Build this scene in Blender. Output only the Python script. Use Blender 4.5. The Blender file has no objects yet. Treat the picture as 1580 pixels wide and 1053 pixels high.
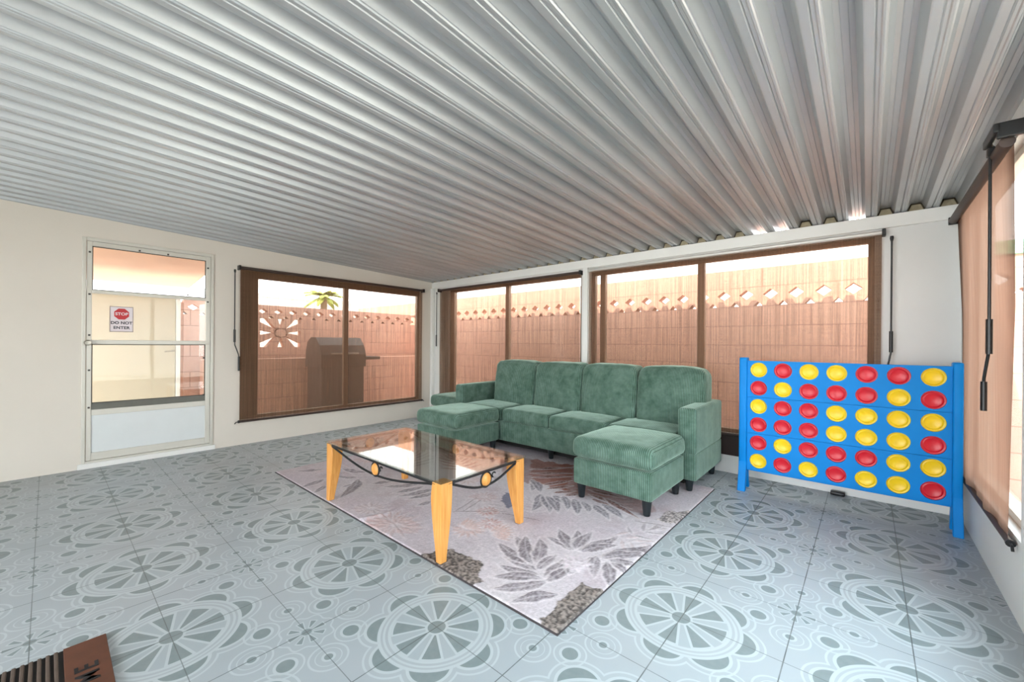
import bpy, bmesh, math, random
import numpy as np
from mathutils import Vector, Matrix, noise

random.seed(7)
S = bpy.context.scene
COL = S.collection
PI = math.pi

# ------------------------------------------------------------------ helpers
def srgb(r, g, b):
    def f(c):
        c /= 255.0
        return c / 12.92 if c <= 0.04045 else ((c + 0.055) / 1.055) ** 2.4
    return (f(r), f(g), f(b), 1.0)

def link(name, me, mat=None, parent=None, smooth=None):
    o = bpy.data.objects.new(name, me)
    COL.objects.link(o)
    if mat:
        if isinstance(mat, (list, tuple)):
            for m in mat:
                me.materials.append(m)
        else:
            me.materials.append(mat)
    if parent:
        o.parent = parent
    if smooth is not None:
        me.shade_smooth()
        me.set_sharp_from_angle(angle=math.radians(smooth))
    return o

def obj(name, bm, mat=None, parent=None, smooth=None):
    me = bpy.data.meshes.new(name)
    bmesh.ops.recalc_face_normals(bm, faces=bm.faces)
    bm.to_mesh(me)
    bm.free()
    return link(name, me, mat, parent, smooth)

def tag(o, label, cat, group=None, kind=None):
    o['label'] = label
    o['category'] = cat
    if group:
        o['group'] = group
    if kind:
        o['kind'] = kind
    return o

def thing(name, loc, label, cat, group=None, kind=None, rz=0.0):
    o = bpy.data.objects.new(name, None)
    COL.objects.link(o)
    o.empty_display_size = 0.1
    o.location = loc
    o.rotation_euler = (0, 0, rz)
    return tag(o, label, cat, group, kind)

def add_box(bm, x0, x1, y0, y1, z0, z1, bevel=0.0, seg=2, mi=0):
    r = bmesh.ops.create_cube(bm, size=1.0)
    vs = r['verts']
    for v in vs:
        v.co = Vector((x0 + (v.co.x + .5) * (x1 - x0), y0 + (v.co.y + .5) * (y1 - y0), z0 + (v.co.z + .5) * (z1 - z0)))
    fs = {f for v in vs for f in v.link_faces}
    if mi:
        for f in fs:
            f.material_index = mi
    if bevel > 0:
        es = list({e for v in vs for e in v.link_edges})
        bmesh.ops.bevel(bm, geom=es, offset=bevel, segments=seg, profile=0.5, affect='EDGES', clamp_overlap=True)
    return vs

def box(x0, x1, y0, y1, z0, z1, bevel=0.0, seg=2):
    bm = bmesh.new()
    add_box(bm, x0, x1, y0, y1, z0, z1, bevel, seg)
    return bm

def add_tube(bm, pts, rad, n=10, cap=True, closed=False):
    pts = [Vector(p) for p in pts]
    m = len(pts)
    rads = rad if isinstance(rad, (list, tuple)) else [rad] * m
    rings = []
    prev = None
    for i, p in enumerate(pts):
        if closed:
            t = pts[(i + 1) % m] - pts[i - 1]
        else:
            t = pts[min(i + 1, m - 1)] - pts[max(i - 1, 0)]
        if t.length < 1e-9:
            t = Vector((0, 0, 1))
        t.normalize()
        if prev is None:
            a = Vector((0, 0, 1)) if abs(t.z) < .9 else Vector((1, 0, 0))
            u = t.cross(a).normalized()
        else:
            u = (prev - t * prev.dot(t))
            if u.length < 1e-6:
                a = Vector((0, 0, 1)) if abs(t.z) < .9 else Vector((1, 0, 0))
                u = t.cross(a)
            u.normalize()
        prev = u
        w = t.cross(u)
        rings.append([bm.verts.new(p + (u * math.cos(2 * PI * k / n) + w * math.sin(2 * PI * k / n)) * rads[i]) for k in range(n)])
    lim = m if closed else m - 1
    for i in range(lim):
        a, b = rings[i], rings[(i + 1) % m]
        for k in range(n):
            bm.faces.new((a[k], a[(k + 1) % n], b[(k + 1) % n], b[k]))
    if cap and not closed:
        bm.faces.new(rings[0])
        bm.faces.new(rings[-1])

def tube(pts, rad, n=10, closed=False):
    bm = bmesh.new()
    add_tube(bm, pts, rad, n, True, closed)
    return bm

def add_lathe(bm, prof, n=32, M=None):
    """prof: list of (r, z); revolve about z"""
    M = M or Matrix.Identity(4)
    rings = []
    for r, z in prof:
        if r < 1e-6:
            rings.append([bm.verts.new(M @ Vector((0, 0, z)))])
        else:
            rings.append([bm.verts.new(M @ Vector((r * math.cos(2 * PI * k / n), r * math.sin(2 * PI * k / n), z))) for k in range(n)])
    for a, b in zip(rings, rings[1:]):
        for k in range(n):
            if len(a) == 1 and len(b) == 1:
                continue
            if len(a) == 1:
                bm.faces.new((a[0], b[(k + 1) % n], b[k]))
            elif len(b) == 1:
                bm.faces.new((a[k], a[(k + 1) % n], b[0]))
            else:
                bm.faces.new((a[k], a[(k + 1) % n], b[(k + 1) % n], b[k]))

def soft_box(x0, x1, y0, y1, z0, z1, r=.03, puff=(0, 0, 0), n=(14, 14, 8), wob=.0, seed=0, corner=0.0):
    """rounded upholstered block: a box with rounded edges, bulging faces and slight wrinkles"""
    c = Vector(((x0 + x1) / 2, (y0 + y1) / 2, (z0 + z1) / 2))
    h = Vector(((x1 - x0) / 2, (y1 - y0) / 2, (z1 - z0) / 2))
    bm = bmesh.new()
    cache = {}
    def lin(k, m):
        # concentrate samples near the edges
        t = -1 + 2 * k / m
        return math.sin(t * PI / 2) * .55 + t * .45
    def vert(u, v, w):
        key = (round(u, 5), round(v, 5), round(w, 5))
        if key in cache:
            return cache[key]
        p = Vector((u * h.x, v * h.y, w * h.z))
        q = Vector((max(-(h.x - r), min(h.x - r, p.x)), max(-(h.y - r), min(h.y - r, p.y)), max(-(h.z - r), min(h.z - r, p.z))))
        d = p - q
        if d.length > 1e-9:
            p = q + d.normalized() * r
        bu, bv, bw = 1 - u * u, 1 - v * v, 1 - w * w
        px = puff[0] * bv * bw * (u if abs(u) > .3 else u)
        py = puff[1] * bu * bw * v
        pz = puff[2] * bu ** .6 * bv ** .6 * (w if w > 0 else w * .1)
        p += Vector((px, py, pz))
        if corner:
            k = corner * max(0, abs(u) - .6) / .4 * max(0, w)
            p.z -= k
        if wob:
            nz = noise.noise((p + c) * 7 + Vector((seed * 3.1, 0, 0))) + .5 * noise.noise((p + c) * 17 + Vector((0, seed * 5.7, 0)))
            p += p.normalized() * (wob * nz)
        cache[key] = bm.verts.new(p + c)
        return cache[key]
    def face(fn, m1, m2):
        for i in range(m1):
            for j in range(m2):
                q = [fn(lin(i, m1), lin(j, m2)), fn(lin(i + 1, m1), lin(j, m2)), fn(lin(i + 1, m1), lin(j + 1, m2)), fn(lin(i, m1), lin(j + 1, m2))]
                if len(set(q)) == 4:
                    bm.faces.new(q)
    nx, ny, nz_ = n
    for s in (-1, 1):
        face(lambda a, b: vert(a, b, s), nx, ny)
        face(lambda a, b: vert(a, s, b), nx, nz_)
        face(lambda a, b: vert(s, a, b), ny, nz_)
    return bm

def copy_tree(o, parent=None):
    c = o.copy()
    COL.objects.link(c)
    c.parent = parent
    for ch in list(o.children):
        copy_tree(ch, c)
    return c

def text_mesh(name, body, size, depth, mat, parent, M, spacing=1.0, bold=0.0):
    cu = bpy.data.curves.new(name + '_font', 'FONT')
    cu.body = body
    cu.size = size
    cu.extrude = depth
    cu.offset = bold
    cu.align_x = 'CENTER'
    cu.align_y = 'CENTER'
    cu.space_character = spacing
    t = bpy.data.objects.new('tmp', cu)
    COL.objects.link(t)
    dg = bpy.context.evaluated_depsgraph_get()
    me = bpy.data.meshes.new_from_object(t.evaluated_get(dg))
    bpy.data.objects.remove(t)
    me.transform(M)
    me.name = name
    me.materials.clear()
    return link(name, me, mat, parent)

# ------------------------------------------------------------------ node maths
class G:
    """small expression builder on a material's node tree"""
    def __init__(self, nt):
        self.nt = nt
    def node(self, t, **kw):
        n = self.nt.nodes.new(t)
        for k, v in kw.items():
            setattr(n, k, v)
        return n
    def m(self, op, *a):
        n = self.nt.nodes.new('ShaderNodeMath')
        n.operation = op
        for i, v in enumerate(a):
            if isinstance(v, X):
                self.nt.links.new(v.s, n.inputs[i])
            else:
                n.inputs[i].default_value = v
        return X(self, n.outputs[0])
    def plug(self, v, sock):
        if isinstance(v, X):
            self.nt.links.new(v.s, sock)
        else:
            sock.default_value = v
    def mix(self, fac, a, b):
        n = self.nt.nodes.new('ShaderNodeMix')
        n.data_type = 'RGBA'
        self.plug(fac, n.inputs[0])
        self.plug(a, n.inputs[6])
        self.plug(b, n.inputs[7])
        return X(self, n.outputs[2])
    def noise(self, vec, scale, detail=2.0, rough=.5):
        n = self.nt.nodes.new('ShaderNodeTexNoise')
        n.inputs['Scale'].default_value = scale
        n.inputs['Detail'].default_value = detail
        n.inputs['Roughness'].default_value = rough
        if vec is not None:
            self.nt.links.new(vec.s, n.inputs['Vector'])
        return X(self, n.outputs[0])
    def coords(self, which='Object'):
        n = self.nt.nodes.new('ShaderNodeTexCoord')
        return X(self, n.outputs[which])
    def xyz(self, v):
        n = self.nt.nodes.new('ShaderNodeSeparateXYZ')
        self.nt.links.new(v.s, n.inputs[0])
        return [X(self, n.outputs[i]) for i in range(3)]
    def vec(self, x, y, z):
        n = self.nt.nodes.new('ShaderNodeCombineXYZ')
        for i, v in enumerate((x, y, z)):
            self.plug(v, n.inputs[i])
        return X(self, n.outputs[0])
    def ramp(self, v, lo, hi):
        n = self.nt.nodes.new('ShaderNodeMapRange')
        n.clamp = True
        self.plug(v, n.inputs[0])
        n.inputs[1].default_value = lo
        n.inputs[2].default_value = hi
        return X(self, n.outputs[0])
    def bump(self, h, strength=.3, dist=.005):
        n = self.nt.nodes.new('ShaderNodeBump')
        n.inputs['Strength'].default_value = strength
        n.inputs['Distance'].default_value = dist
        self.nt.links.new(h.s, n.inputs['Height'])
        return X(self, n.outputs[0])

class X:
    def __init__(self, g, s):
        self.g, self.s = g, s
    def __add__(self, o): return self.g.m('ADD', self, o)
    __radd__ = __add__
    def __sub__(self, o): return self.g.m('SUBTRACT', self, o)
    def __rsub__(self, o): return self.g.m('SUBTRACT', o, self)
    def __mul__(self, o): return self.g.m('MULTIPLY', self, o)
    __rmul__ = __mul__
    def __truediv__(self, o): return self.g.m('DIVIDE', self, o)
    def __lt__(self, o): return self.g.m('LESS_THAN', self, o)
    def __gt__(self, o): return self.g.m('GREATER_THAN', self, o)
    def abs(self): return self.g.m('ABSOLUTE', self)
    def max(self, o): return self.g.m('MAXIMUM', self, o)
    def min(self, o): return self.g.m('MINIMUM', self, o)
    def sin(self): return self.g.m('SINE', self)
    def cos(self): return self.g.m('COSINE', self)
    def pp(self, s): return self.g.m('PINGPONG', self, s)
    def sqrt(self): return self.g.m('SQRT', self)
    def band(self, c, w): return (self - c).abs() < w
    def inv(self): return 1.0 - self

def new_mat(name):
    m = bpy.data.materials.new(name)
    m.use_nodes = True
    nt = m.node_tree
    p = nt.nodes['Principled BSDF']
    return m, G(nt), p

def simple(name, col, rough=.5, metal=0.0, spec=.5, noise_amt=0.0, noise_scale=8.0, bump=0.0, bump_scale=60.0, sheen=0.0):
    m, g, p = new_mat(name)
    p.inputs['Roughness'].default_value = rough
    p.inputs['Metallic'].default_value = metal
    p.inputs['Specular IOR Level'].default_value = spec
    if sheen:
        p.inputs['Sheen Weight'].default_value = sheen
    if noise_amt:
        c = g.coords()
        f = g.ramp(g.noise(c, noise_scale, 4), .3, .7)
        d = tuple(x * (1 - noise_amt) for x in col[:3]) + (1,)
        g.plug(g.mix(f, col, d), p.inputs['Base Color'])
    else:
        p.inputs['Base Color'].default_value = col
    if bump:
        c = g.coords()
        g.plug(g.bump(g.noise(c, bump_scale, 3), bump, .004), p.inputs['Normal'])
    return m

# ------------------------------------------------------------------ materials
M_white = simple('white_painted_wall', srgb(230, 230, 227), .6, noise_amt=.04, noise_scale=2.2, bump=.08, bump_scale=40)
M_white_warm_lit = simple('white_wall_with_warm_light', srgb(226, 218, 207), .6, noise_amt=.05, noise_scale=1.6, bump=.08, bump_scale=40)  # warm, dimmer light on the left wall mixed into its white
M_trim = simple('white_trim_paint', srgb(236, 235, 231), .45, noise_amt=.03, noise_scale=5)
M_alu = simple('white_aluminium', srgb(214, 210, 200), .35, .15, noise_amt=.04)
M_alu_dark = simple('bronze_window_frame', srgb(150, 134, 118), .45, .2)
M_black = simple('black_plastic', srgb(22, 22, 24), .35)
M_blackmetal = simple('black_wrought_iron', srgb(30, 31, 34), .45, .3)
M_dark = simple('dark_brown_strip', srgb(46, 30, 26), .7)
M_chrome = simple('brushed_metal', srgb(170, 165, 155), .3, .9)
M_screw = simple('dark_clip', srgb(60, 56, 50), .5)
M_greytrack = simple('grey_screen_track', srgb(112, 112, 104), .6, noise_amt=.2)
M_tube_dark = simple('brown_roller_tube', srgb(66, 52, 46), .5)
M_tube_light = simple('aluminium_roller_tube', srgb(214, 210, 204), .35, .2)
M_bar = simple('brown_bottom_bar', srgb(58, 42, 36), .5)

def mat_ceiling():
    m, g, p = new_mat('galvanised_pan_roof')
    x, y, z = g.xyz(g.coords())
    st = g.noise(g.vec(x * 14.0, y * .7, z), 1.0, 3)
    bl = g.noise(g.vec(x * 3.0, y * .8, z), 1.3, 3)
    f = g.ramp(st * .6 + bl * .5, .35, .8)
    g.plug(g.mix(f, srgb(198, 200, 202), srgb(170, 172, 175)), p.inputs['Base Color'])
    p.inputs['Roughness'].default_value = .38
    p.inputs['Metallic'].default_value = .5
    return m
M_ceil = mat_ceiling()

W_TILE = .3425
def mat_floor():
    m, g, p = new_mat('patterned_ceramic_tiles')
    x, y, z = g.xyz(g.coords())
    u0 = (x + .555) / W_TILE
    v0 = (y - 1.676) / W_TILE
    u = u0.pp(1.0)
    v = v0.pp(1.0)
    def pol(a, b):
        r = (a * a + b * b).sqrt()
        th = g.m('ARCTAN2', b, a)
        da = th.pp(PI / 8)
        return r, th, da
    r, th, da = pol(u, v)
    px, py = r * da.cos(), r * da.sin()
    # large wheel
    wedge = (py < (px - .10) * .27) * (px > .13) * (r < .47)
    wedge_w = (py < (px - .08) * .27 + .022) * (px > .12) * (r < .49)
    cx = px - .56
    rc = (cx * cx + py * py).sqrt()
    outer = r > .635
    cres = (rc < .20) * outer
    cres_w = (rc < .232) * outer
    scal = rc.band(.285, .011) * (r > .66)
    centre = r < .10
    white = centre.max(wedge).inv() * (wedge_w.max(r < .125))
    white = white.max(r.band(.508, .016)).max(r.band(.565, .012)).max(r.band(.617, .017))
    white = white.max(cres_w).max(scal)
    dark = centre.max(wedge).max(cres)
    # small flower at the opposite corner
    a, b = u.inv(), v.inv()
    r2, th2, da2 = pol(a, b)
    fx, fy = r2 * da2.cos(), r2 * da2.sin()
    fw = (fy < (fx - .05) * .22) * (r2 > .075) * (r2 < .185)
    fw_w = (fy < (fx - .05) * .22 + .012) * (r2 > .06) * (r2 < .2)
    dark = dark.max(r2 < .05).max(fw)
    wav = r2 - (da2 * 8.0).cos() * .022
    white = white.max(fw_w).max(wav.band(.265, .010))
    # dots on the diagonal, rings on the joints
    def dist(cx_, cy_):
        d1, d2 = u - cx_, v - cy_
        return (d1 * d1 + d2 * d2).sqrt()
    dd = dist(.665, .665)
    dark = dark.max(dd < .083)
    white = white.max(dd.band(.098, .014)).max(dd.band(.165, .009))
    for q in ((1.0, .47), (.47, 1.0)):
        e = dist(*q)
        dark = dark.max(e < .042)
        white = white.max(e.band(.056, .012)).max(e.band(.185, .010)).max(e.band(.125, .005))
    white = white * dark.inv()
    n1 = g.noise(g.vec(x, y, z), 1.6, 4)
    n2 = g.noise(g.vec(x, y, z), 40.0, 2)
    base = g.mix(g.ramp(n1, .3, .7), srgb(160, 168, 173), srgb(167, 172, 177))
    base = g.mix((r < .48) * .5, base, srgb(157, 167, 172))
    darkc = g.mix(g.ramp(n2 * .5 + n1 * .5, .35, .65), srgb(120, 132, 134), srgb(130, 140, 142))
    whitec = srgb(182, 190, 193)
    col = g.mix(dark, base, darkc)
    col = g.mix(white * .8, col, whitec)
    # grout
    jx = (u < .0055).max(u > .9945)
    jy = (v < .0045).max(v > .9955)
    j = jx.max(jy * .85)
    nj = g.ramp(g.noise(g.vec(x, y, z), 9.0, 3), .3, .6)
    col = g.mix(j * (nj * .35 + .65), col, srgb(92, 98, 98))
    # light grime
    gr = g.ramp(g.noise(g.vec(x, y, z), 2.7, 5, .6), .55, .8)
    col = g.mix(gr * .18, col, srgb(160, 155, 146))
    g.plug(col, p.inputs['Base Color'])
    p.inputs['Roughness'].default_value = .38
    p.inputs['Specular IOR Level'].default_value = .4
    h = white * .6 - dark * .3 - j * 1.5
    g.plug(g.bump(h, .25, .002), p.inputs['Normal'])
    return m
M_floor = mat_floor()

def mat_shade(name, base, trans, opac=.72, vary=.10, translucent=.4):
    m, g, p = new_mat(name)
    nt = g.nt
    nt.nodes.remove(p)
    x, y, z = g.xyz(g.coords())
    h = x + y
    streak = g.noise(g.vec(h * 95.0, z * 1.1, 0.0), 1.0, 3, .6)
    fine = g.noise(g.vec(h * 330.0, z * 60.0, 0.0), 1.0, 2, .6)
    cross = g.noise(g.vec(h * 3.0, z * 160.0, 0.0), 1.0, 2, .5)
    f = (streak - .5) * 2.2 + (fine - .5) * 1.0 + (cross - .5) * .6
    op = g.m('MINIMUM', g.m('MAXIMUM', f * vary + opac, .3), .97)
    d = g.node('ShaderNodeBsdfDiffuse')
    t = g.node('ShaderNodeBsdfTranslucent')
    tr = g.node('ShaderNodeBsdfTransparent')
    dk = tuple(c * .8 for c in base[:3]) + (1,)
    cc = g.mix(g.ramp(streak, .35, .65), base, dk)
    g.plug(cc, d.inputs[0])
    g.plug(cc, t.inputs[0])
    tr.inputs[0].default_value = trans
    m1 = g.node('ShaderNodeMixShader')
    m1.inputs[0].default_value = translucent
    nt.links.new(d.outputs[0], m1.inputs[1])
    nt.links.new(t.outputs[0], m1.inputs[2])
    m2 = g.node('ShaderNodeMixShader')
    nt.links.new(op.s, m2.inputs[0])
    nt.links.new(tr.outputs[0], m2.inputs[1])
    nt.links.new(m1.outputs[0], m2.inputs[2])
    nt.links.new(m2.outputs[0], nt.nodes['Material Output'].inputs[0])
    return m
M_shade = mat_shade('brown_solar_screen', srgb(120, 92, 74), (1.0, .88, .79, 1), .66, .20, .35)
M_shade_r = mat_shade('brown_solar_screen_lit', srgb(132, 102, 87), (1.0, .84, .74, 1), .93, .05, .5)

def mat_glass(name, tint=(1, 1, 1, 1), gain=1.0, ior=1.5):
    m, g, p = new_mat(name)
    nt = g.nt
    nt.nodes.remove(p)
    lw = g.node('ShaderNodeLayerWeight')
    lw.inputs[0].default_value = .5
    fc = X(g, lw.outputs[1])
    f = g.m('MINIMUM', (g.m('POWER', fc, 5.0) * .96 + .04) * gain, 1.0)
    tr = g.node('ShaderNodeBsdfTransparent')
    tr.inputs[0].default_value = tint
    gl = g.node('ShaderNodeBsdfGlossy')
    gl.inputs['Roughness'].default_value = .0
    mx = g.node('ShaderNodeMixShader')
    nt.links.new(f.s, mx.inputs[0])
    nt.links.new(tr.outputs[0], mx.inputs[1])
    nt.links.new(gl.outputs[0], mx.inputs[2])
    nt.links.new(mx.outputs[0], nt.nodes['Material Output'].inputs[0])
    return m
M_glass = mat_glass('window_glass', (.97, .98, .97, 1), .8)
M_tableglass = mat_glass('table_glass', (.86, .90, .88, 1), 1.5)

def mat_corduroy():
    m, g, p = new_mat('green_corduroy')
    x, y, z = g.xyz(g.coords())
    geo = g.node('ShaderNodeTexCoord')
    nx, ny, nz = g.xyz(X(g, geo.outputs['Normal']))
    side = nx.abs() > .75
    w = x * side.inv() + y * side
    rib = (w * (2 * PI / .0125)).sin() * .5 + .5
    n1 = g.noise(g.vec(x, y, z), 9.0, 4, .6)
    n2 = g.noise(g.vec(x * 1.0, y, z), 24.0, 3, .6)
    f = g.ramp(n1 * .7 + n2 * .35, .38, .68)
    c1, c2 = srgb(118, 144, 132), srgb(76, 104, 90)
    col = g.mix(f, c1, c2)
    groove = g.ramp(rib, .0, .45).inv()
    col = g.mix(groove * .85, col, srgb(44, 62, 50))
    g.plug(col, p.inputs['Base Color'])
    p.inputs['Roughness'].default_value = .95
    p.inputs['Specular IOR Level'].default_value = .1
    p.inputs['Sheen Weight'].default_value = 1.0
    p.inputs['Sheen Roughness'].default_value = .35
    p.inputs['Sheen Tint'].default_value = srgb(190, 215, 200)
    g.plug(g.bump(rib + n2 * .4, .5, .003), p.inputs['Normal'])
    return m
M_cord = mat_corduroy()

def mat_wood():
    m, g, p = new_mat('honey_oak')
    x, y, z = g.xyz(g.coords())
    n = g.noise(g.vec(x * 60.0, y * 60.0, z * 5.0), 1.0, 4)
    g.plug(g.mix(g.ramp(n, .3, .7), srgb(228, 166, 92), srgb(208, 138, 62)), p.inputs['Base Color'])
    p.inputs['Roughness'].default_value = .4
    return m
M_wood = mat_wood()

M_blue = simple('blue_painted_wood', srgb(0, 132, 214), .5, spec=.2, noise_amt=.08, noise_scale=6)
M_red = simple('red_disc_plastic', srgb(214, 22, 44), .35, noise_amt=.05)
M_yellow = simple('yellow_disc_plastic', srgb(250, 208, 18), .35, noise_amt=.04)
M_leg = simple('black_plastic_leg', srgb(24, 30, 34), .4)
M_signwhite = simple('white_sign_board', srgb(238, 226, 230), .4)
M_signred = simple('red_sign_print', srgb(200, 30, 40), .4)
M_signink = simple('dark_sign_print', srgb(70, 66, 74), .5)
M_signedge = simple('grey_sign_border', srgb(150, 136, 132), .5)
M_matbrown = simple('brown_rubber_border', srgb(98, 56, 36), .75, noise_amt=.25, noise_scale=14)
M_matslat = simple('tan_coir_slat', srgb(92, 76, 66), .9, noise_amt=.25, noise_scale=30)
M_matblack = simple('black_rubber_and_shadow', srgb(22, 18, 18), .8)
M_ground = simple('outdoor_concrete', srgb(190, 180, 168), .9, noise_amt=.15, noise_scale=3)
M_house = simple('white_house_siding', srgb(226, 218, 212), .7)
M_roofwhite = simple('cream_soffit', srgb(214, 205, 188), .7)
M_mint = simple('mint_green_cap', srgb(130, 205, 165), .6)
M_pinkplaster = simple('pink_plaster', srgb(206, 166, 142), .8, noise_amt=.12, noise_scale=2.5)
M_panel = simple('cream_panel_outside', srgb(204, 196, 178), .6, noise_amt=.03)
M_grill = simple('grey_grill_cover', srgb(70, 66, 66), .6, noise_amt=.2)
M_foam = simple('dirty_foam_closure', srgb(176, 164, 138), .9, noise_amt=.3, noise_scale=40)
M_foamline = simple('dark_sealant', srgb(70, 60, 46), .9)
M_palmleaf = simple('palm_fronds', srgb(150, 160, 80), .7)
M_trunk = simple('palm_trunk', srgb(120, 100, 80), .9)

def mat_blocks(axis):
    m, g, p = new_mat('pink_block_wall_' + axis)
    x, y, z = g.xyz(g.coords())
    br = g.node('ShaderNodeTexBrick')
    br.offset = .5
    br.inputs['Color1'].default_value = srgb(214, 172, 154)
    br.inputs['Color2'].default_value = srgb(206, 162, 146)
    br.inputs['Mortar'].default_value = srgb(168, 128, 114)
    br.inputs['Scale'].default_value = 1.0
    br.inputs['Mortar Size'].default_value = .005
    br.inputs['Brick Width'].default_value = .406
    br.inputs['Row Height'].default_value = .2
    g.plug(g.vec(x if axis == 'x' else y, z + .1, 0.0), br.inputs['Vector'])
    n = g.ramp(g.noise(g.vec(x, y, z), 20.0, 4), .3, .7)
    g.plug(g.mix(n * .25, X(g, br.outputs[0]), srgb(180, 140, 124)), p.inputs['Base Color'])
    p.inputs['Roughness'].default_value = .9
    return m
M_blockx = mat_blocks('x')
M_blocky = mat_blocks('y')

# ------------------------------------------------------------------ room dimensions
XL, XR, YB = -5.0, .455, 3.875
YR = -2.2
def zc(y):
    return 2.022 + .037 * (YB - y)

def structure(name, bm, mat, label, cat, smooth=None):
    o = obj(name, bm, mat, None, smooth)
    return tag(o, label, cat, None, 'structure')

# floor
bm = bmesh.new()
add_box(bm, XL - .1, XR + .1, YR, YB + .1, -.06, 0)
structure('floor', bm, M_floor, 'floor of pale grey patterned ceramic tiles with wheel motifs', 'floor')

# ceiling: corrugated pans running front to back
def ceiling_profile():
    pts = []
    k0, k1 = -40, 3
    P = .1525
    for k in range(k0, k1):
        c = .243 + P * (k - 0) - P * 0
        xs = c - P * 1
        # one pitch centred on the recess at xc
        xc = c
        pts += [(xc - .0762 + .004, 0.0), (xc - .064, .0), (xc - .060, -.004), (xc - .054, -.004), (xc - .050, .0), (xc - .046, .001),
                (xc - .027, .047), (xc - .012, .050), (xc - .009, .047), (xc + .009, .047), (xc + .012, .050), (xc + .027, .047),
                (xc + .046, .001), (xc + .050, .0), (xc + .0762 - .004, 0.0), (xc + .0762, .0055)]
    return pts
prof = [q for q in ceiling_profile() if -5.80 < q[0] < .64]
bm = bmesh.new()
ys = [YR, -1.5, .6, 1.55, 2.9, YB, 4.05]
rows = [[bm.verts.new((x, y, zc(y) + z)) for x, z in prof] for y in ys]
rows2 = [[bm.verts.new((x, y, zc(y) + z + .008)) for x, z in prof] for y in ys]
for R_ in (rows, rows2):
    for a, b in zip(R_, R_[1:]):
        for i in range(len(prof) - 1):
            bm.faces.new((a[i], a[i + 1], b[i + 1], b[i]))
for i in range(len(prof) - 1):
    bm.faces.new((rows[0][i], rows[0][i + 1], rows2[0][i + 1], rows2[0][i]))
    bm.faces.new((rows[-1][i], rows[-1][i + 1], rows2[-1][i + 1], rows2[-1][i]))
for a, b, c, d in zip(rows, rows[1:], rows2, rows2[1:]):
    bm.faces.new((a[0], b[0], d[0], c[0]))
    bm.faces.new((a[-1], b[-1], d[-1], c[-1]))
structure('ceiling', bm, M_ceil, 'low corrugated grey metal pan ceiling running over the patio room', 'ceiling')

# walls ---------------------------------------------------------------
def wall_boxes(spec):
    bm = bmesh.new()
    for b in spec:
        add_box(bm, *b)
    return bm

TOPL = 2.02
# left wall: door opening Y .19..1.11 z .045...1.975 ; window opening Y 1.52..3.6 z .30..1.80
x0, x1 = XL - .1, XL
def left_top(bm, y0, y1, z0):
    vs = [bm.verts.new((x, y, z)) for x in (x0, x1) for y, z in ((y0, z0), (y1, z0), (y1, zc(y1) + .004), (y0, zc(y0) + .004))]
    a, b = vs[:4], vs[4:]
    bm.faces.new(a)
    bm.faces.new(b)
    for i in range(4):
        bm.faces.new((a[i], a[(i + 1) % 4], b[(i + 1) % 4], b[i]))
bm = bmesh.new()
add_box(bm, x0, x1, YR, .19, 0, 1.975)
add_box(bm, x0, x1, .19, 1.11, 0, .045)
add_box(bm, x0, x1, 1.11, 1.345, 0, 1.975)
add_box(bm, x0, x1, 1.345, 3.645, 0, .265)
add_box(bm, x0, x1, 1.345, 3.645, 1.862, 1.975)
add_box(bm, x0, x1, 3.645, YB + .1, 0, 1.975)
left_top(bm, YR, YB + .1, 1.975)
structure('wall_left', bm, M_white_warm_lit, 'white wall with the screen door and one shaded window', 'wall')

# back wall
bm = bmesh.new()
y0, y1 = YB, YB + .1
add_box(bm, XL, -4.62, y0, y1, 0, 1.875)
add_box(bm, -4.62, -2.375, y0, y1, 0, .34)
add_box(bm, -2.375, -2.255, y0, y1, 0, 1.875)
add_box(bm, -2.255, .035, y0, y1, 0, .34)
add_box(bm, .035, XR, y0, y1, 0, 1.875)
add_box(bm, XL, XR, y0, y1, 1.875, zc(YB) - .002)
structure('wall_back', bm, M_white, 'white wall behind the sofa with wide shaded windows', 'wall')
# header beam above the shades
bm = bmesh.new()
add_box(bm, XL, XR, YB - .022, YB - .001, 1.925, zc(YB) - .006, .003)
structure('trim_1', bm, M_trim, 'white header board along the top of the wall behind the sofa', 'trim')
# post between the two shades
bm = bmesh.new()
add_box(bm, -2.345, -2.285, YB - .03, YB - .001, .10, 1.925, .003)
structure('trim_2', bm, M_trim, 'slim white post between the two shades behind the sofa', 'trim')
bm = bmesh.new()
add_box(bm, XL, XR, YB - .012, YB - .001, 0, .15, .003)
structure('baseboard_back', bm, M_trim, 'white baseboard along the wall behind the sofa', 'baseboard')
bm = bmesh.new()
add_box(bm, -4.7, .02, YB - .006, YB - .0005, .15, .34)  # dark brown strip between the baseboard and the windows
structure('trim_3', bm, M_dark, 'dark brown strip below the shades behind the sofa', 'trim')
# corner strip
bm = bmesh.new()
add_box(bm, XL + .001, XL + .05, YB - .05, YB - .002, 0, 1.925, .004)
structure('trim_4', bm, M_trim, 'white corner post between the left wall and the wall behind the sofa', 'trim')

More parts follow.
